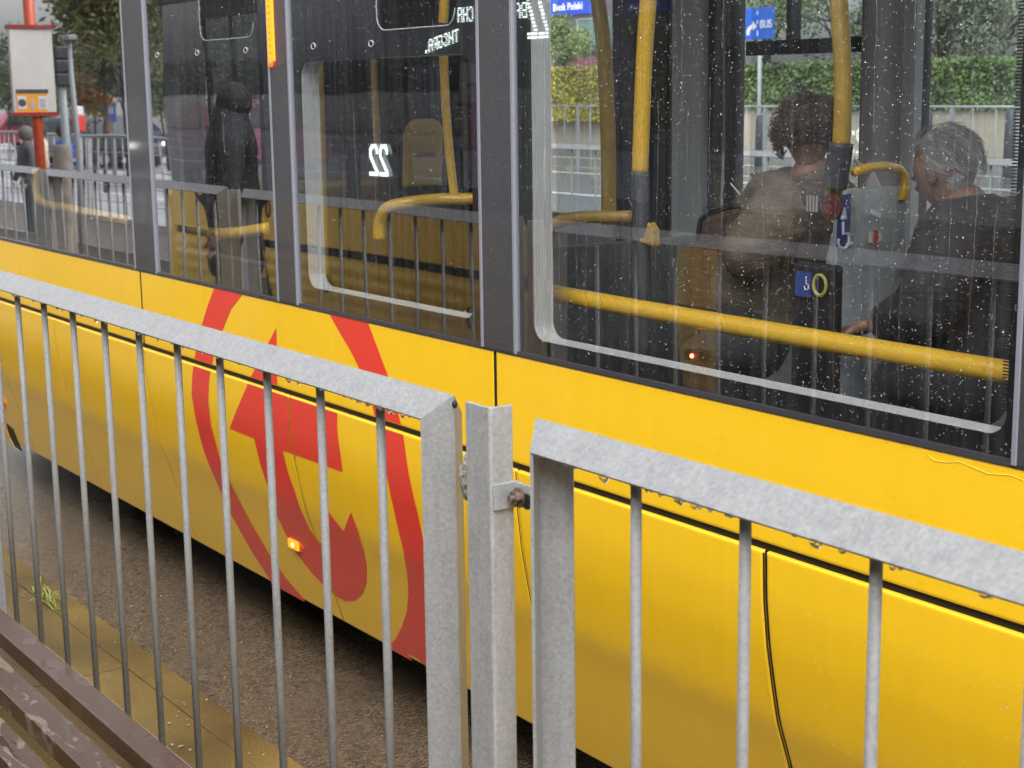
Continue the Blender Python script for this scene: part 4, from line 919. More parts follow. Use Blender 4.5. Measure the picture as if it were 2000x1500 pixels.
def standing(px, py_top, depth, label, top, legs, hairc, height=1.72, zfoot=ZG, mirrored=True, group=None, hood=False, scale_w=1.0, yaw=0):
    d = EYE + ray(px, py_top) * depth; x, y = d.x, d.y
    if mirrored: y = 2 * YT - y
    t = thing('person', label, 'person', (x, y, zfoot), group); h = height; b = Vector((x, y, zfoot)); cy_, sy_ = math.cos(yaw), math.sin(yaw)
    def W(a, c, z): return b + Vector((a * cy_ * scale_w, a * sy_ * scale_w, 0)) + Vector((-c * sy_, c * cy_, 0)) + Vector((0, 0, z * h))
    nd = {'pel': (W(0, 0, .52), .13), 'w': (W(0, 0, .60), .125), 'ch': (W(0, 0, .73), (.155, .12)), 'up': (W(0, 0, .80), .10), 'nk': (W(0, 0, .86), .05),
          'a': (W(.19, 0, .80), .065), 'b': (W(.25, .02, .63), .05), 'c': (W(.22, .12, .50), .04), 'd': (W(-.19, 0, .80), .065), 'e': (W(-.25, .02, .63), .05), 'f': (W(-.22, .12, .50), .04)}
    e = [('pel', 'w'), ('w', 'ch'), ('ch', 'up'), ('up', 'nk'), ('up', 'a'), ('a', 'b'), ('b', 'c'), ('up', 'd'), ('d', 'e'), ('e', 'f')]
    if hood:
        nd = {k_: (v_[0], tuple(a_ * 1.3 for a_ in (v_[1] if isinstance(v_[1], tuple) else (v_[1], v_[1])))) for k_, v_ in nd.items()}; nd['nk'] = (W(0, 0, .875), .115); nd['hd'] = (W(0, .01, .945), (.095, .115)); e = e + [('nk', 'hd')]; nd['hm'] = (W(0, .0, .30), .20); e = e + [('pel', 'hm')]
    hd = head_mb(W(0, 0, .925), (-sy_, cy_, 0), .95); legs_ = {'pel': (W(0, 0, .53), .12), 'l': (W(.1, 0, .48), .09), 'm': (W(.11, .01, .27), .06), 'n': (W(.11, 0, .04), .045), 'o': (W(.11, .12, .015), .035), 'r': (W(-.1, 0, .48), .09), 's': (W(-.11, .01, .27), .06), 'q': (W(-.11, 0, .04), .045), 'p': (W(-.11, .12, .015), .035)}
    lg = mb_from(skin_mesh(legs_, [('pel', 'l'), ('l', 'm'), ('m', 'n'), ('n', 'o'), ('pel', 'r'), ('r', 's'), ('s', 'q'), ('q', 'p')], 'pel', 1))
    for s_ in (.22, -.22):
        hh = hand_mb(W(s_, .13, .49), (0, .2, -1), (0, 1, 0), .9); hd.add(hh.v, hh.f)
    hd.tube([W(0, 0, .84), W(0, 0, .89)], .05, 10)
    mk('body', hd, [M['skin'], M['eye']], t, smooth=True)
    mk('coat', mb_from(skin_mesh(nd, e, 'pel', 2)), top, t, smooth=True)
    mk('trousers', lg, legs, t, smooth=True)
    c = W(0, -.012, .938 if not hood else .925)
    mk('hood' if hood else 'hair', MB().ball(c, (.105, .112, .125), 16, 10) if not hood else MB().ball(W(0, -.025, .935), (.105, .115, .125), 18, 12), hairc, t, smooth=True)
    return t
def cloth(n, c): return mat(n, c, .8, nscale=20, namt=.15)
dk_ = cloth('black_raincoat', (.028, .028, .033))
pz = standing(446, 168, 9.6, 'person in a black hooded raincoat holding a white leaflet, mirrored in the second window', dk_, dk_, dk_, 1.76, 0.0, hood=True, scale_w=1.45, yaw=.4)
c = V(475, 198, (EYE + ray(475, 198) * 9.9).y); tag(mk('leaflet', MB().box((c.x - .03, c.y - .03, c.z - .055), (c.x + .03, c.y - .026, c.z + .055)), mat('grey_white_leaflet', (.5, .52, .52), .6)), 'small white leaflet held up beside the black hooded head', 'leaflet')
c = V(484, 312, (EYE + ray(484, 312) * 9.9).y); tag(mk('bag', MB().ball(c, (.055, .05, .07), 14, 10), mat('crimson_bag_cloth', (.35, .03, .06), .6), smooth=True), 'crimson bag hanging at the side of the black hooded person', 'bag')
standing(118, 222, 25, 'person in a bright blue jacket, mirrored to the right of the timetable board', cloth('bright_blue_jacket', (.02, .10, .55)), cloth('grey_trousers', (.10, .11, .13)), cloth('dark_hair_far', (.03, .025, .02)), 1.70)
standing(79, 226, 27, 'person in a pale beige coat, mirrored just right of the red pole', cloth('pale_beige_coat', (.5, .38, .30)), cloth('beige_trousers', (.42, .33, .28)), cloth('dark_hair_beige', (.03, .025, .02)), 1.68)
standing(45, 228, 24, 'person in dark clothes, mirrored just left of the red pole', cloth('charcoal_coat', (.06, .06, .07)), cloth('charcoal_trousers', (.07, .075, .08)), cloth('grey_hair_far', (.10, .09, .08)), 1.68)
standing(212, 236, 46, 'small distant person in a peach top, mirrored left of the car headlights', cloth('peach_top', (.6, .36, .26)), cloth('black_trousers_far', (.03, .03, .03)), cloth('dark_hair_peach', (.03, .025, .02)), 1.7)

# ================================================================ the second tram, behind the camera, seen mirrored
Y2 = 2 * YT - 5.47
t2 = thing('tram', 'second yellow tram behind the platform, mirrored in the windows with number 22', 'tram', (-5, Y2 - 1.2, ZG))
def v2x(px): return P(px, 450, 5.47).x
secs = [(v2x(335), v2x(410)), (v2x(515), v2x(1058)), (v2x(1322), v2x(1402)), (-3.7, -2.2), (-1.1, 3.0)]
zb2 = EYE.z - .80; zs2 = EYE.z - 1.157; zk2 = -.12
for a, b in secs:
    m = MB().box((a, Y2 - .03, zs2 + .03), (b, Y2, zb2)); mk('belt_panel', m, M['yellow'], t2, bevel=.004)
    zs = [zs2 - .03 - (zs2 - .03 - zk2) * i / 40 for i in range(41)]; m = MB()
    vs = [(x, Y2 - .01 - .10 * (i / 40) ** 2 - .0035 * math.sin(i * .95), z) for i, z in enumerate(zs) for x in (a, b)]
    m.add(vs, [(2 * i, 2 * i + 1, 2 * i + 3, 2 * i + 2) for i in range(40)]); mk('skirt_panel', m, M['yellow'], t2, smooth=True)
    mk('window_band', MB().add([(a, Y2 - .012, zb2 + .003), (b, Y2 - .012, zb2 + .003), (b, Y2 - .012, 2.45), (a, Y2 - .012, 2.45)], [(0, 1, 2, 3)]), M['glass2'], t2)
    x = a
    while x < b: mk('window_pillar', MB().box((x, Y2 - .05, zb2 + .003), (min(x + .14, b), Y2 - .015, 2.45)), M['black'], t2); x += 1.35
mk('underframe', MB().box((secs[0][0], Y2 - .16, zs2 - .08), (3, Y2 - .04, zs2 + .06)), M['black'], t2)
for a, b in ((secs[0][1], secs[1][0]), (secs[1][1], secs[2][0]), (secs[2][1], -3.7), (-2.2, -1.1)):
    d = mk('door', MB().add([(a, Y2 - .03, -.05), (b, Y2 - .03, -.05), (b, Y2 - .03, 2.3), (a, Y2 - .03, 2.3)], [(0, 1, 2, 3)]), M['glass3'] if b < -11 else M['glass2'], t2)
    f = MB()
    for x in (a, (a + b) / 2 - .02, b - .04): f.box((x, Y2 - .06, -.05), (x + .04, Y2 - .025, 2.3))
    f.box((a, Y2 - .06, 2.3), (b, Y2 - .02, 2.45)); f.box((a, Y2 - .06, -.08), (b, Y2 - .02, .02)); mk('door_frame', f, M['black'], d)
mk('roof', MB().box((secs[0][0], Y2 - 2.35, 2.46), (3, Y2 + .01, 2.85)), M['dgrey'], t2, bevel=.05)
mk('floor', MB().box((secs[0][0], Y2 - 2.33, -.02), (3, Y2 - .17, .03)), M['black'], t2)
fw = MB().box((secs[0][0], Y2 - 2.35, -.1), (3, Y2 - 2.3, .85))
x = secs[0][0]
while x < 3: fw.box((x, Y2 - 2.35, .85), (x + .25, Y2 - 2.3, 2.46)); x += 1.9
mk('far_side_wall', fw, M['dgrey'], t2)
mk('front_end', MB().box((secs[0][0] - .25, Y2 - 2.3, -.1), (secs[0][0] - .01, Y2 - .02, .9)), M['yellow'], t2, bevel=.08)
for px, py in ((525, 405), (920, 622), (640, 555)):
    c = P(px, py, 5.47); c = Vector((c.x, Y2 + .004, c.z)); mk('door_button', MB().tube([c + Vector((.035 * math.cos(t), 0, .065 * math.sin(t))) for t in [i * math.pi / 8 for i in range(17)]], .009, 5), M['black'], t2)
# LED matrix
FONT = {'2': "01110 10001 00001 00010 00100 01000 11111", 'B': "11110 10001 10001 11110 10001 10001 11110", 'A': "01110 10001 10001 11111 10001 10001 10001", 'N': "10001 11001 10101 10101 10011 10001 10001",
        'C': "01110 10001 10000 10000 10000 10001 01110", 'H': "10001 10001 10001 11111 10001 10001 10001", 'T': "11111 00100 00100 00100 00100 00100 00100", 'O': "01110 10001 10001 10001 10001 10001 01110",
        'S': "01111 10000 10000 01110 00001 00001 11110", 'R': "11110 10001 10001 11110 10100 10010 10001", 'G': "01111 10000 10000 10011 10001 10001 01111", 'W': "10001 10001 10001 10101 10101 11011 10001", ' ': "00000 " * 7, '.': "00000 00000 00000 00000 00000 01100 01100"}
BIG2 = ["0011111100", "0111111110", "1110000111", "1100000011", "1100000011", "0000000011", "0000000111", "0000001110", "0000011100", "0000111000", "0001110000", "0011100000", "0111000000", "1110000000", "1111111111", "1111111111"]
def led_rows(rows, xr, ztop, cw, ch, shear=0, fillx=.92, fillz=.6):
    # read from the platform: text runs towards -x for someone facing the second tram
    m = MB()
    for j, row in enumerate(rows):
        for i, c in enumerate(row):
            if c == '1':
                x = xr - i * cw; z = ztop - j * ch + shear * i; m.box((x - cw * fillx, Y2 + .002, z - ch * fillz), (x, Y2 + .006, z))
    return m
def text_rows(s): return ["0".join(FONT[c].split()[r] for c in s) for r in range(7)]
def big22(): return [a + "00" + a for a in BIG2]
def vx(px, py=100): return P(px, py, 5.47)
# side display: big 22 then BANACHA
a = vx(1072, 0); b = vx(1034, 78); cw = abs(a.x - b.x) / 10
ztop = vx(1052, -42).z; zbot = vx(1052, 78).z; W22 = cw * 22
cw *= 1 / 2.2; xr22 = vx(1030, 40).x + cw * 22
dsp = mk('route_display', MB().box((vx(740, 60).x, Y2 - .03, zbot - .12), (xr22 + .05, Y2 - .002, ztop + .03)), M['black'], t2)
mk('route_number', led_rows(big22(), xr22, ztop, cw, (ztop - zbot) / 16), M['led'], dsp)
zt1 = vx(1008, 6).z; zt2 = vx(1008, 38).z; 
ch1 = (zt1 - zt2) / 7; lw = abs(vx(1030, 20).x - vx(1008, 20).x) / 5.4
mk('destination_text', led_rows(text_rows("BA       CHA"), vx(1030, 20).x - .004, zt1, abs(vx(1030, 20).x - vx(895, 20).x) / 71, ch1, fillx=.8), M['led'], dsp)
c0_ = vx(896, 60); c1_ = vx(830, 92)
mk('next_stop_text', led_rows(text_rows("THOGRA."), vx(896, 58).x, vx(896, 58).z, abs(vx(896, 60).x - vx(830, 85).x) / 41, .0115, shear=-.0016, fillx=.8), M['led'], dsp)
# small number plate lower down
q0 = vx(756, 280); q1 = vx(724, 345)
mk('route_number', led_rows(big22(), vx(757, 300).x, vx(740, 282).z, abs(vx(757, 300).x - vx(722, 300).x) / 22, (vx(740, 282).z - vx(740, 345).z) / 16, fillz=1.0, fillx=1.0), M['led'], t2)

# ================================================================ street things seen mirrored at the left
def VD(px, py, dep):
    d = EYE + ray(px, py) * dep; return Vector((d.x, 2 * YT - d.y, d.z))
pole_y = 3.66
rp = mat('red_brown_pole_paint', (.50, .075, .03), .4, nscale=30, namt=.15)
c = V(63, 100, pole_y)
tp = thing('timetable_pole', 'red pole carrying a grey timetable board with an orange notice, mirrored at the left', 'timetable', (c.x, c.y, 0))
mk('pole', MB().tube([(c.x, c.y, 0), (c.x, c.y, 3.4)], .041, 20), rp, tp, smooth=True)
zt_, zb_ = P(60, 52, pole_y).z, P(60, 222, pole_y).z; xb = c.x + .05
yl, yr = 2 * YT - PX(22, 140, xb).y, 2 * YT - PX(104, 140, xb).y
mk('board', MB().box((xb - .045, yl, zb_), (xb, yr, zt_)), mat('faded_timetable_sheet', (.52, .50, .48), .45, nscale=3, namt=.12), tp, bevel=.004)
fm = MB()
for z in (zt_, zb_): fm.box((xb - .06, yl + .01, z - .012), (xb + .012, yr - .01, z + .012))
mk('board_frame', fm, mat('dark_red_frame', (.28, .02, .02), .4), tp)
def BQ(px, py): return PX(px, py, xb + .004)
def patch(name, x0, y0, x1, y1, mt, off=.001):
    a, b = BQ(x0, y0), BQ(x1, y1); ya, yb_ = 2 * YT - a.y, 2 * YT - b.y
    mk(name, MB().box((xb + off, ya, b.z), (xb + off + .001, yb_, a.z)), mt, tp)
orange = mat('orange_notice', (.75, .32, .03), .4)
patch('notice', 31, 177, 94, 222, orange); patch('notice_header', 31, 175, 94, 182, M['dgrey'], .0025)
patch('notice_cell', 34, 188, 52, 213, M['white'], .0025); patch('notice_cell', 75, 188, 93, 213, M['white'], .0025); patch('grey_field', 78, 193, 90, 210, M['mgrey'], .004); patch('phone_symbol', 59, 193, 68, 214, M['mgrey'], .0025)
a = BQ(43, 201); mk('round_symbol', MB().tube([(xb + .004, 2 * YT - a.y, a.z), (xb + .005, 2 * YT - a.y, a.z)], .026, 20), M['dgrey'], tp)
mk('cap_bracket', MB().box((c.x - .02, c.y + .041, zt_ + .30), (c.x + .02, c.y + .062, zt_ + .36)), M['black'], tp)

def railing(name, label, x0, x1, y, z0, z1, step, r=.008, mats='galv', group=None, grid=False):
    t = thing('railing', label, 'railing', ((x0 + x1) / 2, y, z0), group)
    m = MB(); m.tube([(x0, y, z1), (x1, y, z1)], r * 2.2, 8); m.tube([(x0, y, z0 + .12), (x1, y, z0 + .12)], r * 1.6, 8)
    mk('rails', m, M[mats], t, smooth=True); m = MB(); x = x0
    while x < x1: m.tube([(x, y, z0 + .12), (x, y, z1)], r, 5); x += step
    if grid:
        for k in range(4): m.tube([(x0, y, z0 + .12 + (z1 - z0 - .12) * (k + 1) / 5), (x1, y, z0 + .12 + (z1 - z0 - .12) * (k + 1) / 5)], r * .7, 5)
    o = mk('bars', m, M[mats], t, smooth=True); o['kind'] = 'stuff'
    m = MB(); x = x0
    while x <= x1: m.box((x - .03, y - .03, z0), (x + .03, y + .03, z1)); x += (x1 - x0) / 3 - 1e-4
    mk('posts', m, M[mats], t); return t
yv = 9.5; y_r = 2 * YT - yv; xr0, xr1 = P(0, 262, yv).x, P(332, 275, yv).x
zr = P(100, 262, yv).z
railing('railing', 'grey mesh railing along the street, mirrored behind the timetable pole', xr0 - 2, xr1, y_r, ZG, zr, .32, .012, grid=True)
def conc(px, y0, y1, dep, w0, w1, label):
    a, b = VD(px, y0, dep), VD(px, y1, dep); m = MB()
    m.tube([(a.x, a.y, ZG), (a.x, a.y, a.z - .03), (a.x, a.y, a.z)], [w1, w0, w0 * .95], 20); tag(mk('litter_bin', m, mat('stained_concrete', (.20, .17, .14), .6, nscale=9, namt=.3), smooth=False), label, 'bin')
conc(119, 283, 330, 17, .085, .125, 'stained concrete bin below the blue jacket, mirrored at the left')
def pole(name, px, y0, dep, r, mt, label, cat, extra=None):
    a = VD(px, y0, dep); t = thing(name, label, cat, (a.x, a.y, ZG)); mk('pole', MB().tube([(a.x, a.y, ZG), (a.x, a.y, a.z)], r, 10), mt, t, smooth=True); return t, a
grayp = mat('grey_pole_paint', (.22, .24, .26), .5)
t, a = pole('street_lamp', 136, 78, 15, .028, grayp, 'thin grey lamp post mirrored right of the timetable board', 'lamp post')
mk('lamp_head', MB().box((a.x - .12, a.y - .05, a.z), (a.x + .12, a.y + .05, a.z + .05)), grayp, t, bevel=.01)
t, a = pole('traffic_light', 113, 90, 20, .05, grayp, 'dark traffic light mirrored between the timetable board and the grey lamp post', 'traffic light')
for k in range(3):
    mk('signal_head', MB().box((a.x - .10, a.y - .10, a.z - .17 * k - .16), (a.x + .10, a.y + .10, a.z - .17 * k)), M['black'], t, bevel=.02)
t, a = pole('info_post', 150, 206, 30, .05, grayp, 'white and red street pillar mirrored right of the blue jacket', 'pillar')
b = VD(150, 224, 30); c = VD(150, 256, 30)
mk('white_part', MB().box((a.x - .14, a.y - .08, b.z), (a.x + .14, a.y + .08, a.z)), M['white'], t, bevel=.02); mk('red_part', MB().box((a.x - .16, a.y - .1, c.z), (a.x + .16, a.y + .1, b.z)), mat('red_panel', (.55, .03, .02), .4), t, bevel=.02)
t, a = pole('stop_sign_post', 216, 206, 38, .04, grayp, 'blue and white stop sign mirrored under the autumn tree', 'sign')
mk('sign_plate', MB().box((a.x - .22, a.y - .02, a.z - .4), (a.x + .22, a.y + .02, a.z)), mat('street_sign_blue', (.03, .13, .5), .4), t, bevel=.01); mk('sign_field', MB().box((a.x - .13, a.y + .021, a.z - .2), (a.x + .13, a.y + .03, a.z - .05)), M['white'], t)

def car(label, pos, yaw, paint, L=4.4, W=1.8, H=1.5, lights=False, group=None):
    t = thing('parked_car' if not lights else 'car', label, 'car', pos, group); prf = [(-.5, .22), (-.5, .55), (-.47, .62), (-.43, .93), (-.36, 1.0), (.05, 1.0), (.2, .66), (.46, .56), (.5, .45), (.5, .22)]
    m = MB(); Rz = Matrix.Rotation(yaw, 3, 'Z'); p0 = Vector(pos)
    def w(x, y, z): return p0 + Rz @ Vector((x * L, y * W, z * H))
    n = len(prf); vs = []
    for sy_, in_ in ((-.5, 0), (-.5, 1), (.5, 1), (.5, 0)): pass
    rows = []
    for s_, k in ((-.5, .0), (.5, .0)):
        for x, z in prf: rows.append(w(x, s_ * (1 - .16 * max(0, (z - .6) / .4)), z))
    m.add(rows, [tuple(range(n)), tuple(range(2 * n - 1, n - 1, -1))] + [(i, i + n, (i + 1) % n + n, (i + 1) % n) for i in range(n)])
    mk('body', m, paint, t, bevel=.05, smooth=True)
    for s_ in (-1, 1):
        q = [(-.40, .66), (-.37, .93), (-.08, .93), (-.08, .66)]; q2 = [(-.06, .66), (-.06, .93), (.04, .93), (.15, .66)]
        for qq in (q, q2):
            pts = [w(x, s_ * (.5 * (1 - .16 * max(0, (z - .6) / .4))) + s_ * .004, z) for x, z in qq]; mk('side_window', MB().prism(pts, Rz @ Vector((0, s_ * .006, 0))), M['dgrey'], t)
    for x in (-.33, .31):
        for s_ in (-1, 1):
            a, b = w(x, s_ * .38, 0) + Vector((0, 0, .31)), w(x, s_ * .505, 0) + Vector((0, 0, .31)); wh_ = mk('wheel', MB().tube([a, b], .31, 20), M['black'], t); mk('rim', MB().tube([b, b + (b - a) * .05], .19, 14), M['chrome'], wh_)
    lm = mat('headlight', (.9, .9, .9), .2, emis=(1, .98, .9), es=14 if lights else 0); rl = mat('tail_light', (.6, .02, .03), .3, emis=(1, .05, .05), es=.8)
    for s_ in (-.36, .36):
        mk('headlight', MB().ball(w(.495, s_, .47), (.09, .09, .08), 10, 7), lm, t, smooth=True)
        mk('tail_light', MB().obox(w(-.498, s_ * 1.12, .56), Rz @ Vector((.02, 0, 0)), Rz @ Vector((0, .10, 0)), (0, 0, .09)), rl, t)
    return t
a = VD(505, 215, 38)
car('magenta van mirrored behind the black hooded person, red tail light showing', (a.x - .3, a.y, ZG), math.atan2(-ray(478, 215).y, ray(478, 215).x) + .5, mat('magenta_paint', (.40, .04, .12), .3, coat=1), 4.6, 1.9, 1.98)
a = VD(240, 255, 45); car('dark car with bright headlights mirrored beside the grey pillar, nearer the peach top', (a.x - 2, a.y, ZG), -.35, mat('dark_car_paint', (.02, .02, .025), .3, coat=1), lights=True)
a = VD(292, 258, 47); car('dark blue car with headlights on, mirrored in the second window under the pale green tree', (a.x - 2, a.y, ZG), -.35, mat('navy_car_paint', (.02, .03, .06), .3, coat=1), lights=True)
a = VD(4, 235, 62); car('pink red car mirrored at the far left edge below the dark hedge', (a.x, a.y, ZG), 1.2, mat('pink_red_paint', (.5, .08, .12), .3, coat=1))

# ================================================================ trees and hedge
def leafmat(n, c1, c2):
    m = bpy.data.materials.new(n); m.use_nodes = True; t, N, L = nodes(m); b = N['Principled BSDF']
    oi = N.new('ShaderNodeNewGeometry'); tc = N.new('ShaderNodeTexCoord'); no = N.new('ShaderNodeTexNoise'); no.inputs['Scale'].default_value = 1.1; L.new(tc.outputs['Object'], no.inputs['Vector'])
    ad = N.new('ShaderNodeMath'); ad.operation = 'MULTIPLY_ADD'; L.new(oi.outputs['Random Per Island'], ad.inputs[0]); ad.inputs[1].default_value = .5; L.new(no.outputs['Fac'], ad.inputs[2])
    cr = N.new('ShaderNodeValToRGB'); cr.color_ramp.elements[0].position = .4; cr.color_ramp.elements[1].position = 1.0
    cr.color_ramp.elements[0].color = (*c1, 1); cr.color_ramp.elements[1].color = (*c2, 1); L.new(ad.outputs[0], cr.inputs[0]); L.new(cr.outputs[0], b.inputs['Base Color']); b.inputs['Roughness'].default_value = .5
    return m
bark = mat('bark', (.06, .05, .04), .8, nscale=8, namt=.3)
def tree(label, c, rad, zc, leaf, n=5000, ls=.16, trunk_r=.16, group=None, seed=1, zbase=ZG, name='tree'):
    rnd = random.Random(seed); t = thing(name, label, 'tree', (c.x, c.y, zbase), group)
    tk_ = MB(); tk_.tube([(c.x, c.y, zbase), (c.x + .1, c.y, zbase + (zc - zbase) * .5), (c.x, c.y, zc)], [trunk_r, trunk_r * .75, trunk_r * .4], 9); cl = []
    for k in range(16):
        v = Vector((rnd.gauss(0, 1), rnd.gauss(0, 1), rnd.gauss(0, .8))).normalized() * rnd.uniform(.35, .85); p = Vector((c.x + v.x * rad[0], c.y + v.y * rad[0], zc + v.z * rad[1])); cl.append((p, rnd.uniform(.28, .5)))
        s_ = Vector((c.x, c.y, zc - rad[1] * rnd.uniform(.1, .8))); tk_.tube([s_, s_.lerp(p, .6) + Vector((0, 0, .2)), p], [trunk_r * .35, trunk_r * .2, trunk_r * .07], 5)
    mk('trunk', tk_, bark, t, smooth=True); m = MB()
    for _ in range(n):
        p, r = rnd.choice(cl); v = Vector((rnd.gauss(0, 1), rnd.gauss(0, 1), rnd.gauss(0, 1))).normalized() * r * rnd.random() ** .4
        q = p + Vector((v.x * rad[0], v.y * rad[0], v.z * rad[1])); a = Vector((rnd.gauss(0, 1), rnd.gauss(0, 1), rnd.gauss(0, 1))).normalized(); b = a.orthogonal().normalized(); s_ = ls * rnd.uniform(.6, 1.3)
        m.add([q - a * s_ * .5, q + b * s_ * .3, q + a * s_ * .5, q - b * s_ * .3], [(0, 1, 2, 3)])
    mk('crown', m, leaf, t, fixn=False); return t
g1 = leafmat('mid_green_leaves', (.03, .055, .018), (.16, .25, .07)); g2 = leafmat('dark_green_leaves', (.02, .034, .016), (.09, .13, .05)); g3 = leafmat('olive_leaves', (.05, .055, .02), (.20, .20, .06)); g4 = leafmat('autumn_leaves', (.22, .08, .02), (.55, .22, .05)); g5 = leafmat('pale_green_leaves', (.10, .15, .04), (.33, .44, .14)); g6 = leafmat('yellow_green_leaves', (.14, .11, .02), (.5, .46, .06))
TG = 'trees beyond the road and hedge'
for i, (px, py, Y, rr, rz, lf_, n, lab) in enumerate([
        (1500, 10, 46, 3.6, 3.2, g1, 3000, 'green tree behind the hedge right of the blue road sign'),
        (1650, 5, 52, 3.8, 3.4, g2, 3000, 'dark green tree behind the hedge left of the taupe tram column'),
        (1840, 20, 44, 3.6, 3.3, g2, 4200, 'dark dense tree behind the hedge above the white-haired passenger'),
        (1960, 0, 50, 4.4, 4.2, g1, 4000, 'tall green tree behind the hedge at the right end of the far window'),
        (1100, 78, 50, 1.5, 1.9, g5, 4500, 'small fresh green tree under the blue bank sign')]):
    c = P(px, py, Y); tree(lab, c, (rr, rz), c.z, lf_, n, .17, .17, TG, 20 + i)
TL = 'trees mirrored along the street at the left'
for i, (px, py, dep, rr, rz, lf_, n, lab) in enumerate([
        (190, 30, 34, 1.7, 1.9, g3, 8000, 'tall olive green tree mirrored right of the timetable board'),
        (232, 95, 40, 1.3, 2.0, g2, 5000, 'dark tree mirrored just left of the first grey pillar'),
        (182, 190, 42, .55, .75, g4, 2200, 'small orange autumn tree mirrored below the olive tree'),
        (316, 175, 44, .75, 1.1, g5, 2600, 'pale green tree mirrored in the second window'),
        (10, 150, 52, 2.2, 1.6, g2, 4200, 'dark green tree mirrored left of the timetable board'),
        (120, 190, 60, 3.0, 1.0, g2, 4000, 'low dark trees mirrored behind the traffic light'),
        (380, 60, 36, 2.6, 2.2, g2, 7000, 'broad dark tree mirrored above the black hooded person')]):
    c = VD(px, py, dep); tree(lab, c, (rr, rz), c.z, lf_, n, .14, .05, TL, 50 + i)
HY = 37
def hedge_mb(x0, x1, y0, y1, z0, z1, n, ls, seed):
    rnd = random.Random(seed); m = MB().box((x0 + .1, y0 + .12, z0), (x1 - .1, y1 - .1, z1 - .12))
    for _ in range(n):
        f = rnd.random(); x = rnd.uniform(x0, x1); wv = .10 * noise.noise(Vector((x * .8, 0, seed)))
        if f < .62: q = Vector((x, y0 + rnd.uniform(-.05, .12), rnd.uniform(z0, z1 + wv)))
        else: q = Vector((x, rnd.uniform(y0, y1), z1 + wv + rnd.uniform(-.1, .07)))
        a = Vector((rnd.gauss(0, 1), rnd.gauss(0, 1), rnd.gauss(0, 1))).normalized(); b = a.orthogonal().normalized(); s_ = ls * rnd.uniform(.6, 1.3)
        m.add([q - a * s_ * .5, q + b * s_ * .35, q + a * s_ * .5, q - b * s_ * .35], [(0, 1, 2, 3)])
    return m
hz1, hz0, hzw = P(1560, 127, HY).z, P(1560, 214, HY).z, P(1560, 264, HY).z
xa, xm, xe = P(1060, 150, HY).x - 2, P(1215, 150, HY).x, P(2010, 150, HY).x + 3
tag(mk('hedge', hedge_mb(xm, xe, HY, HY + 2.2, hz0, hz1, 26000, .13, 4), g1, fixn=False), 'long clipped green hedge on the beige wall across the road, behind the two passengers', 'hedge')
tag(mk('hedge', hedge_mb(xa, xm - .2, HY - .4, HY + 1.6, P(1120, 236, HY).z, P(1120, 134, HY).z, 12000, .12, 5), g6, fixn=False), 'yellow green autumn hedge below the blue bank sign', 'hedge')
tag(mk('low_wall', MB().box((xa, HY + .1, ZG), (xe, HY + 1.8, hz0)), M['pave'], bevel=.03), 'low beige wall with the clipped hedge on top, across the road', 'wall')
struct('kerb', MB().box((-120, 35.2, ZG), (0, 35.5, ZG + .14)), mat('kerb_stone', (.2, .2, .18), .5))
ry = 25; rz_ = P(1560, 208, ry).z; x0, x1 = P(1050, 208, ry).x, P(2010, 208, ry).x; w_ = (x1 - x0) / 3
for i in range(3):
    railing('railing', ['thin grey railing in front of the yellow green hedge', 'thin grey railing behind the curly-haired passenger', 'thin grey railing behind the white-haired passenger'][i], x0 + w_ * i + .1, x0 + w_ * (i + 1) - .1, ry, ZG, rz_, .55, .012, group='grey railings along the far road')
zfn = FZ; yn = G(1458, 293, zfn).y
for i, (a, b) in enumerate(((P(1050, 290, yn).x, P(1290, 290, yn).x), (P(1300, 290, yn).x, P(1560, 290, yn).x), (P(1575, 290, yn).x, P(1800, 290, yn).x), (P(1815, 290, yn).x, P(2030, 290, yn).x))):
    n = int((b - a) / .33); fence_panel(a, b, [a + .17 + .33 * k for k in range(n)], ['galvanised fence panel across the tracks, seen through the fourth window left of the doors', 'galvanised fence panel across the tracks, hidden mostly by the dark doors', 'galvanised fence panel across the tracks beyond the curly-haired passenger', 'galvanised fence panel across the tracks beyond the white-haired passenger'][i], y=yn, ridge=zfn)
for px, y0, y1 in ((1485, 225, 264), (1812, 215, 252), (1975, 212, 256)):
    a, b = P(px, y0, 30), P(px, y1, 30); tag(mk('bollard', MB().tube([(a.x, a.y, ZG), (a.x, a.y, a.z - .1), (a.x, a.y, a.z)], [.14, .12, .07], 12), M['dgrey'], smooth=True), {1485: 'dark bollard below the blue bus sign', 1812: 'dark bollard just right of the light grey column edge', 1975: 'dark bollard at the right end of the far window'}[px], 'bollard', 'dark bollards along the far pavement')
# road sign
a, b = P(1457, 17, 30), P(1512, 75, 30); sg = thing('road_sign', 'blue road sign with white arrow and the word BUS on a grey post', 'road sign', (P(1484, 100, 30).x, 30, ZG))
sb = mat('road_sign_blue', (.015, .12, .62), .35)
mk('sign_plate', MB().box((a.x, 29.98, b.z), (b.x, 30.0, a.z)), sb, sg, bevel=.01)
mk('post', MB().tube([(P(1484, 100, 30.06).x, 30.06, ZG), (P(1484, 100, 30.06).x, 30.06, a.z)], .055, 10), mat('galvanised_post', (.45, .47, .5), .4), sg, smooth=True)
ar = [(1458, 69), (1463, 69), (1465, 58), (1470, 54), (1471, 60), (1478, 51), (1469, 41), (1470, 47), (1461, 53), (1458, 60)]
mk('arrow', MB().prism([P(x, y, 29.97) for x, y in ar], (0, .008, 0)), M['paint'], sg)
dl = MB()
for y0, y1 in ((21, 29), (40, 47), (60, 70)): p_ = P(1478, y0, 29.97); q_ = P(1480, y1, 29.97); dl.box((p_.x, 29.97, q_.z), (q_.x, 29.978, p_.z))
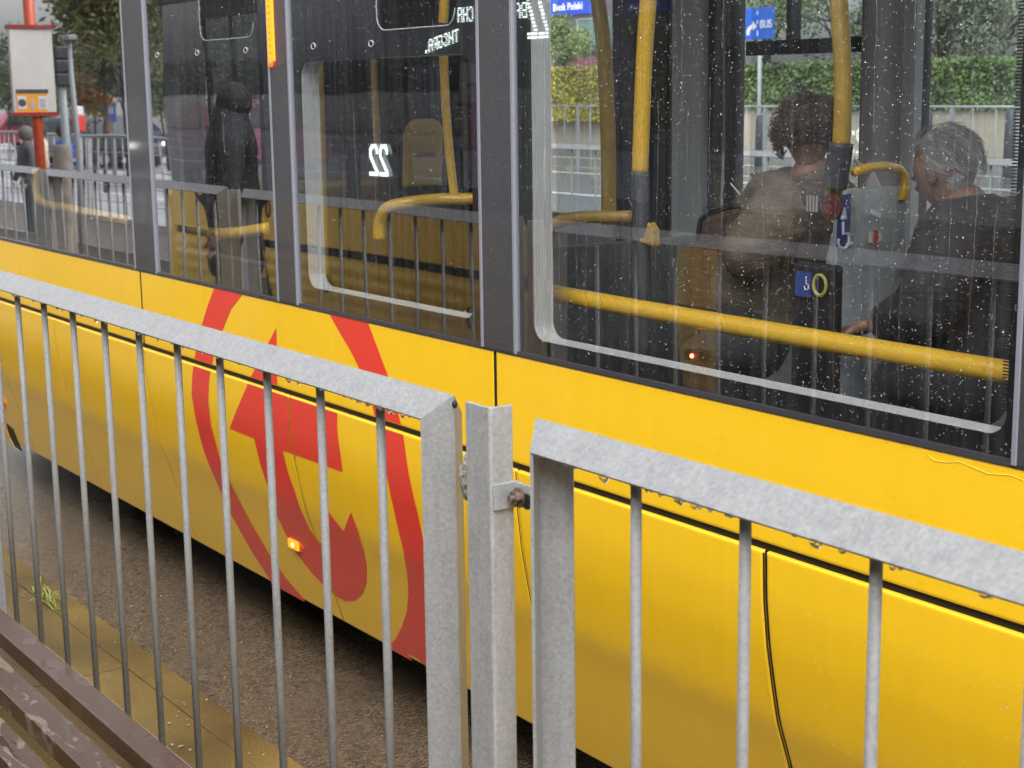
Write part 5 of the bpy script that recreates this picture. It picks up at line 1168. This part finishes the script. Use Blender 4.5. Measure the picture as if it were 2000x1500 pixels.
mk('lane_dashes', dl, M['paint'], sg)
def text(s, name, px0, px1, py0, py1, Y, mt, par):
    cu = bpy.data.curves.new(name, 'FONT'); cu.body = s; cu.extrude = .02; cu.offset = .012; o = bpy.data.objects.new('tmp', cu); COL.objects.link(o); bpy.context.view_layer.update()
    me = bpy.data.meshes.new_from_object(o.evaluated_get(bpy.context.evaluated_depsgraph_get())); bpy.data.objects.remove(o)
    xs = [v.co.x for v in me.vertices]; ys_ = [v.co.y for v in me.vertices]; a, b = P(px0, py0, Y), P(px1, py1, Y)
    for v in me.vertices:
        u = (v.co.x - min(xs)) / (max(xs) - min(xs)); w_ = (v.co.y - min(ys_)) / (max(ys_) - min(ys_)); zz = v.co.z; v.co = Vector((a.x + (b.x - a.x) * u, Y - zz * .3, b.z + (a.z - b.z) * w_))
    return mk(name, me, mt, par)
text('BUS', 'lettering', 1485, 1507, 39, 54, 29.965, M['paint'], sg)
# bank building
bd = thing('building', 'grey building with a blue bank sign over a pale green window', 'building', (P(1130, 100, 62).x, 66, ZG))
fc = mat('grey_mauve_facade', (.20, .19, .20), .6, nscale=2, namt=.1)
bx0, bx1 = P(980, 50, 62).x, P(1215, 50, 62).x
mk('wall', MB().box((bx0, 62, ZG), (bx1, 72, P(1100, -160, 62).z)), fc, bd)
a, b = P(1075, -30, 61.8), P(1161, 25, 61.8); mk('shop_sign', MB().box((a.x, 61.8, b.z), (b.x, 61.99, a.z)), mat('bank_sign_blue', (.02, .07, .55), .35, emis=(.02, .08, .6), es=.5), bd)
text('Bank Polski', 'lettering', 1081, 1137, 8, 17.5, 61.75, mat('lit_white_letters', (.9, .9, .9), .5, emis=(1, 1, 1), es=.6), bd)
a, b = P(1128, 39, 61.9), P(1190, 88, 61.9); wn = mk('window', MB().box((a.x, 61.9, b.z), (b.x, 61.99, a.z)), mat('pale_green_glass', (.22, .38, .32), .2, nscale=1, namt=.1), bd)
mk('window_frame', MB().tube([(a.x, 61.88, b.z), (a.x, 61.88, a.z), (b.x, 61.88, a.z)], .05, 6), M['white'], wn)
a, b = P(1138, 100, 61.9), P(1200, 122, 61.9); mk('doorway', MB().box((a.x, 61.9, ZG), (b.x, 61.99, a.z)), M['dgrey'], bd)
a, b = P(1122, 112, 60), P(1168, 140, 60); tag(mk('brick_planter', MB().box((a.x, 59.5, ZG), (b.x, 60.2, a.z)), mat('reddish_brick', (.28, .12, .12), .7, nscale=6, namt=.3)), 'low reddish planter in front of the grey bank building', 'planter')
a, b = P(1180, 150, 28), P(1180, 275, 28); wp = thing('street_pillar', 'white street pillar behind the bent yellow pole', 'pillar', (a.x, 28, ZG)); mk('post', MB().box((a.x - .13, 27.95, ZG), (a.x + .13, 28.1, a.z)), mat('white_pillar_paint', (.7, .72, .75), .4), wp, bevel=.03); mk('cap', MB().ball((a.x, 28.02, a.z), (.17, .12, .12), 12, 8), M['white'], wp, smooth=True)
# city blocks mirrored behind the second tram
for px, y0, dep, w_, lab, mc in ((600, 40, 60, 14, 'grey apartment block mirrored through the second tram', (.16, .16, .18)), (860, 0, 70, 16, 'brown grey apartment block mirrored behind the route display', (.14, .12, .11))):
    a = VD(px, y0, dep); t = thing('building', lab, 'building', (a.x, a.y - 5, ZG)); wl = mk('wall', MB().box((a.x - w_ / 2, a.y - 10, ZG), (a.x + w_ / 2, a.y, 14)), mat('block_wall', mc, .7), t)
    for r_ in range(4):
        for k in range(6): mk('window', MB().box((a.x - w_ / 2 + 1 + k * 2.2, a.y, 1.5 + r_ * 3), (a.x - w_ / 2 + 2.3 + k * 2.2, a.y + .03, 3 + r_ * 3)), M['dgrey'], t)
# two framed notices mirrored in the top of the second window
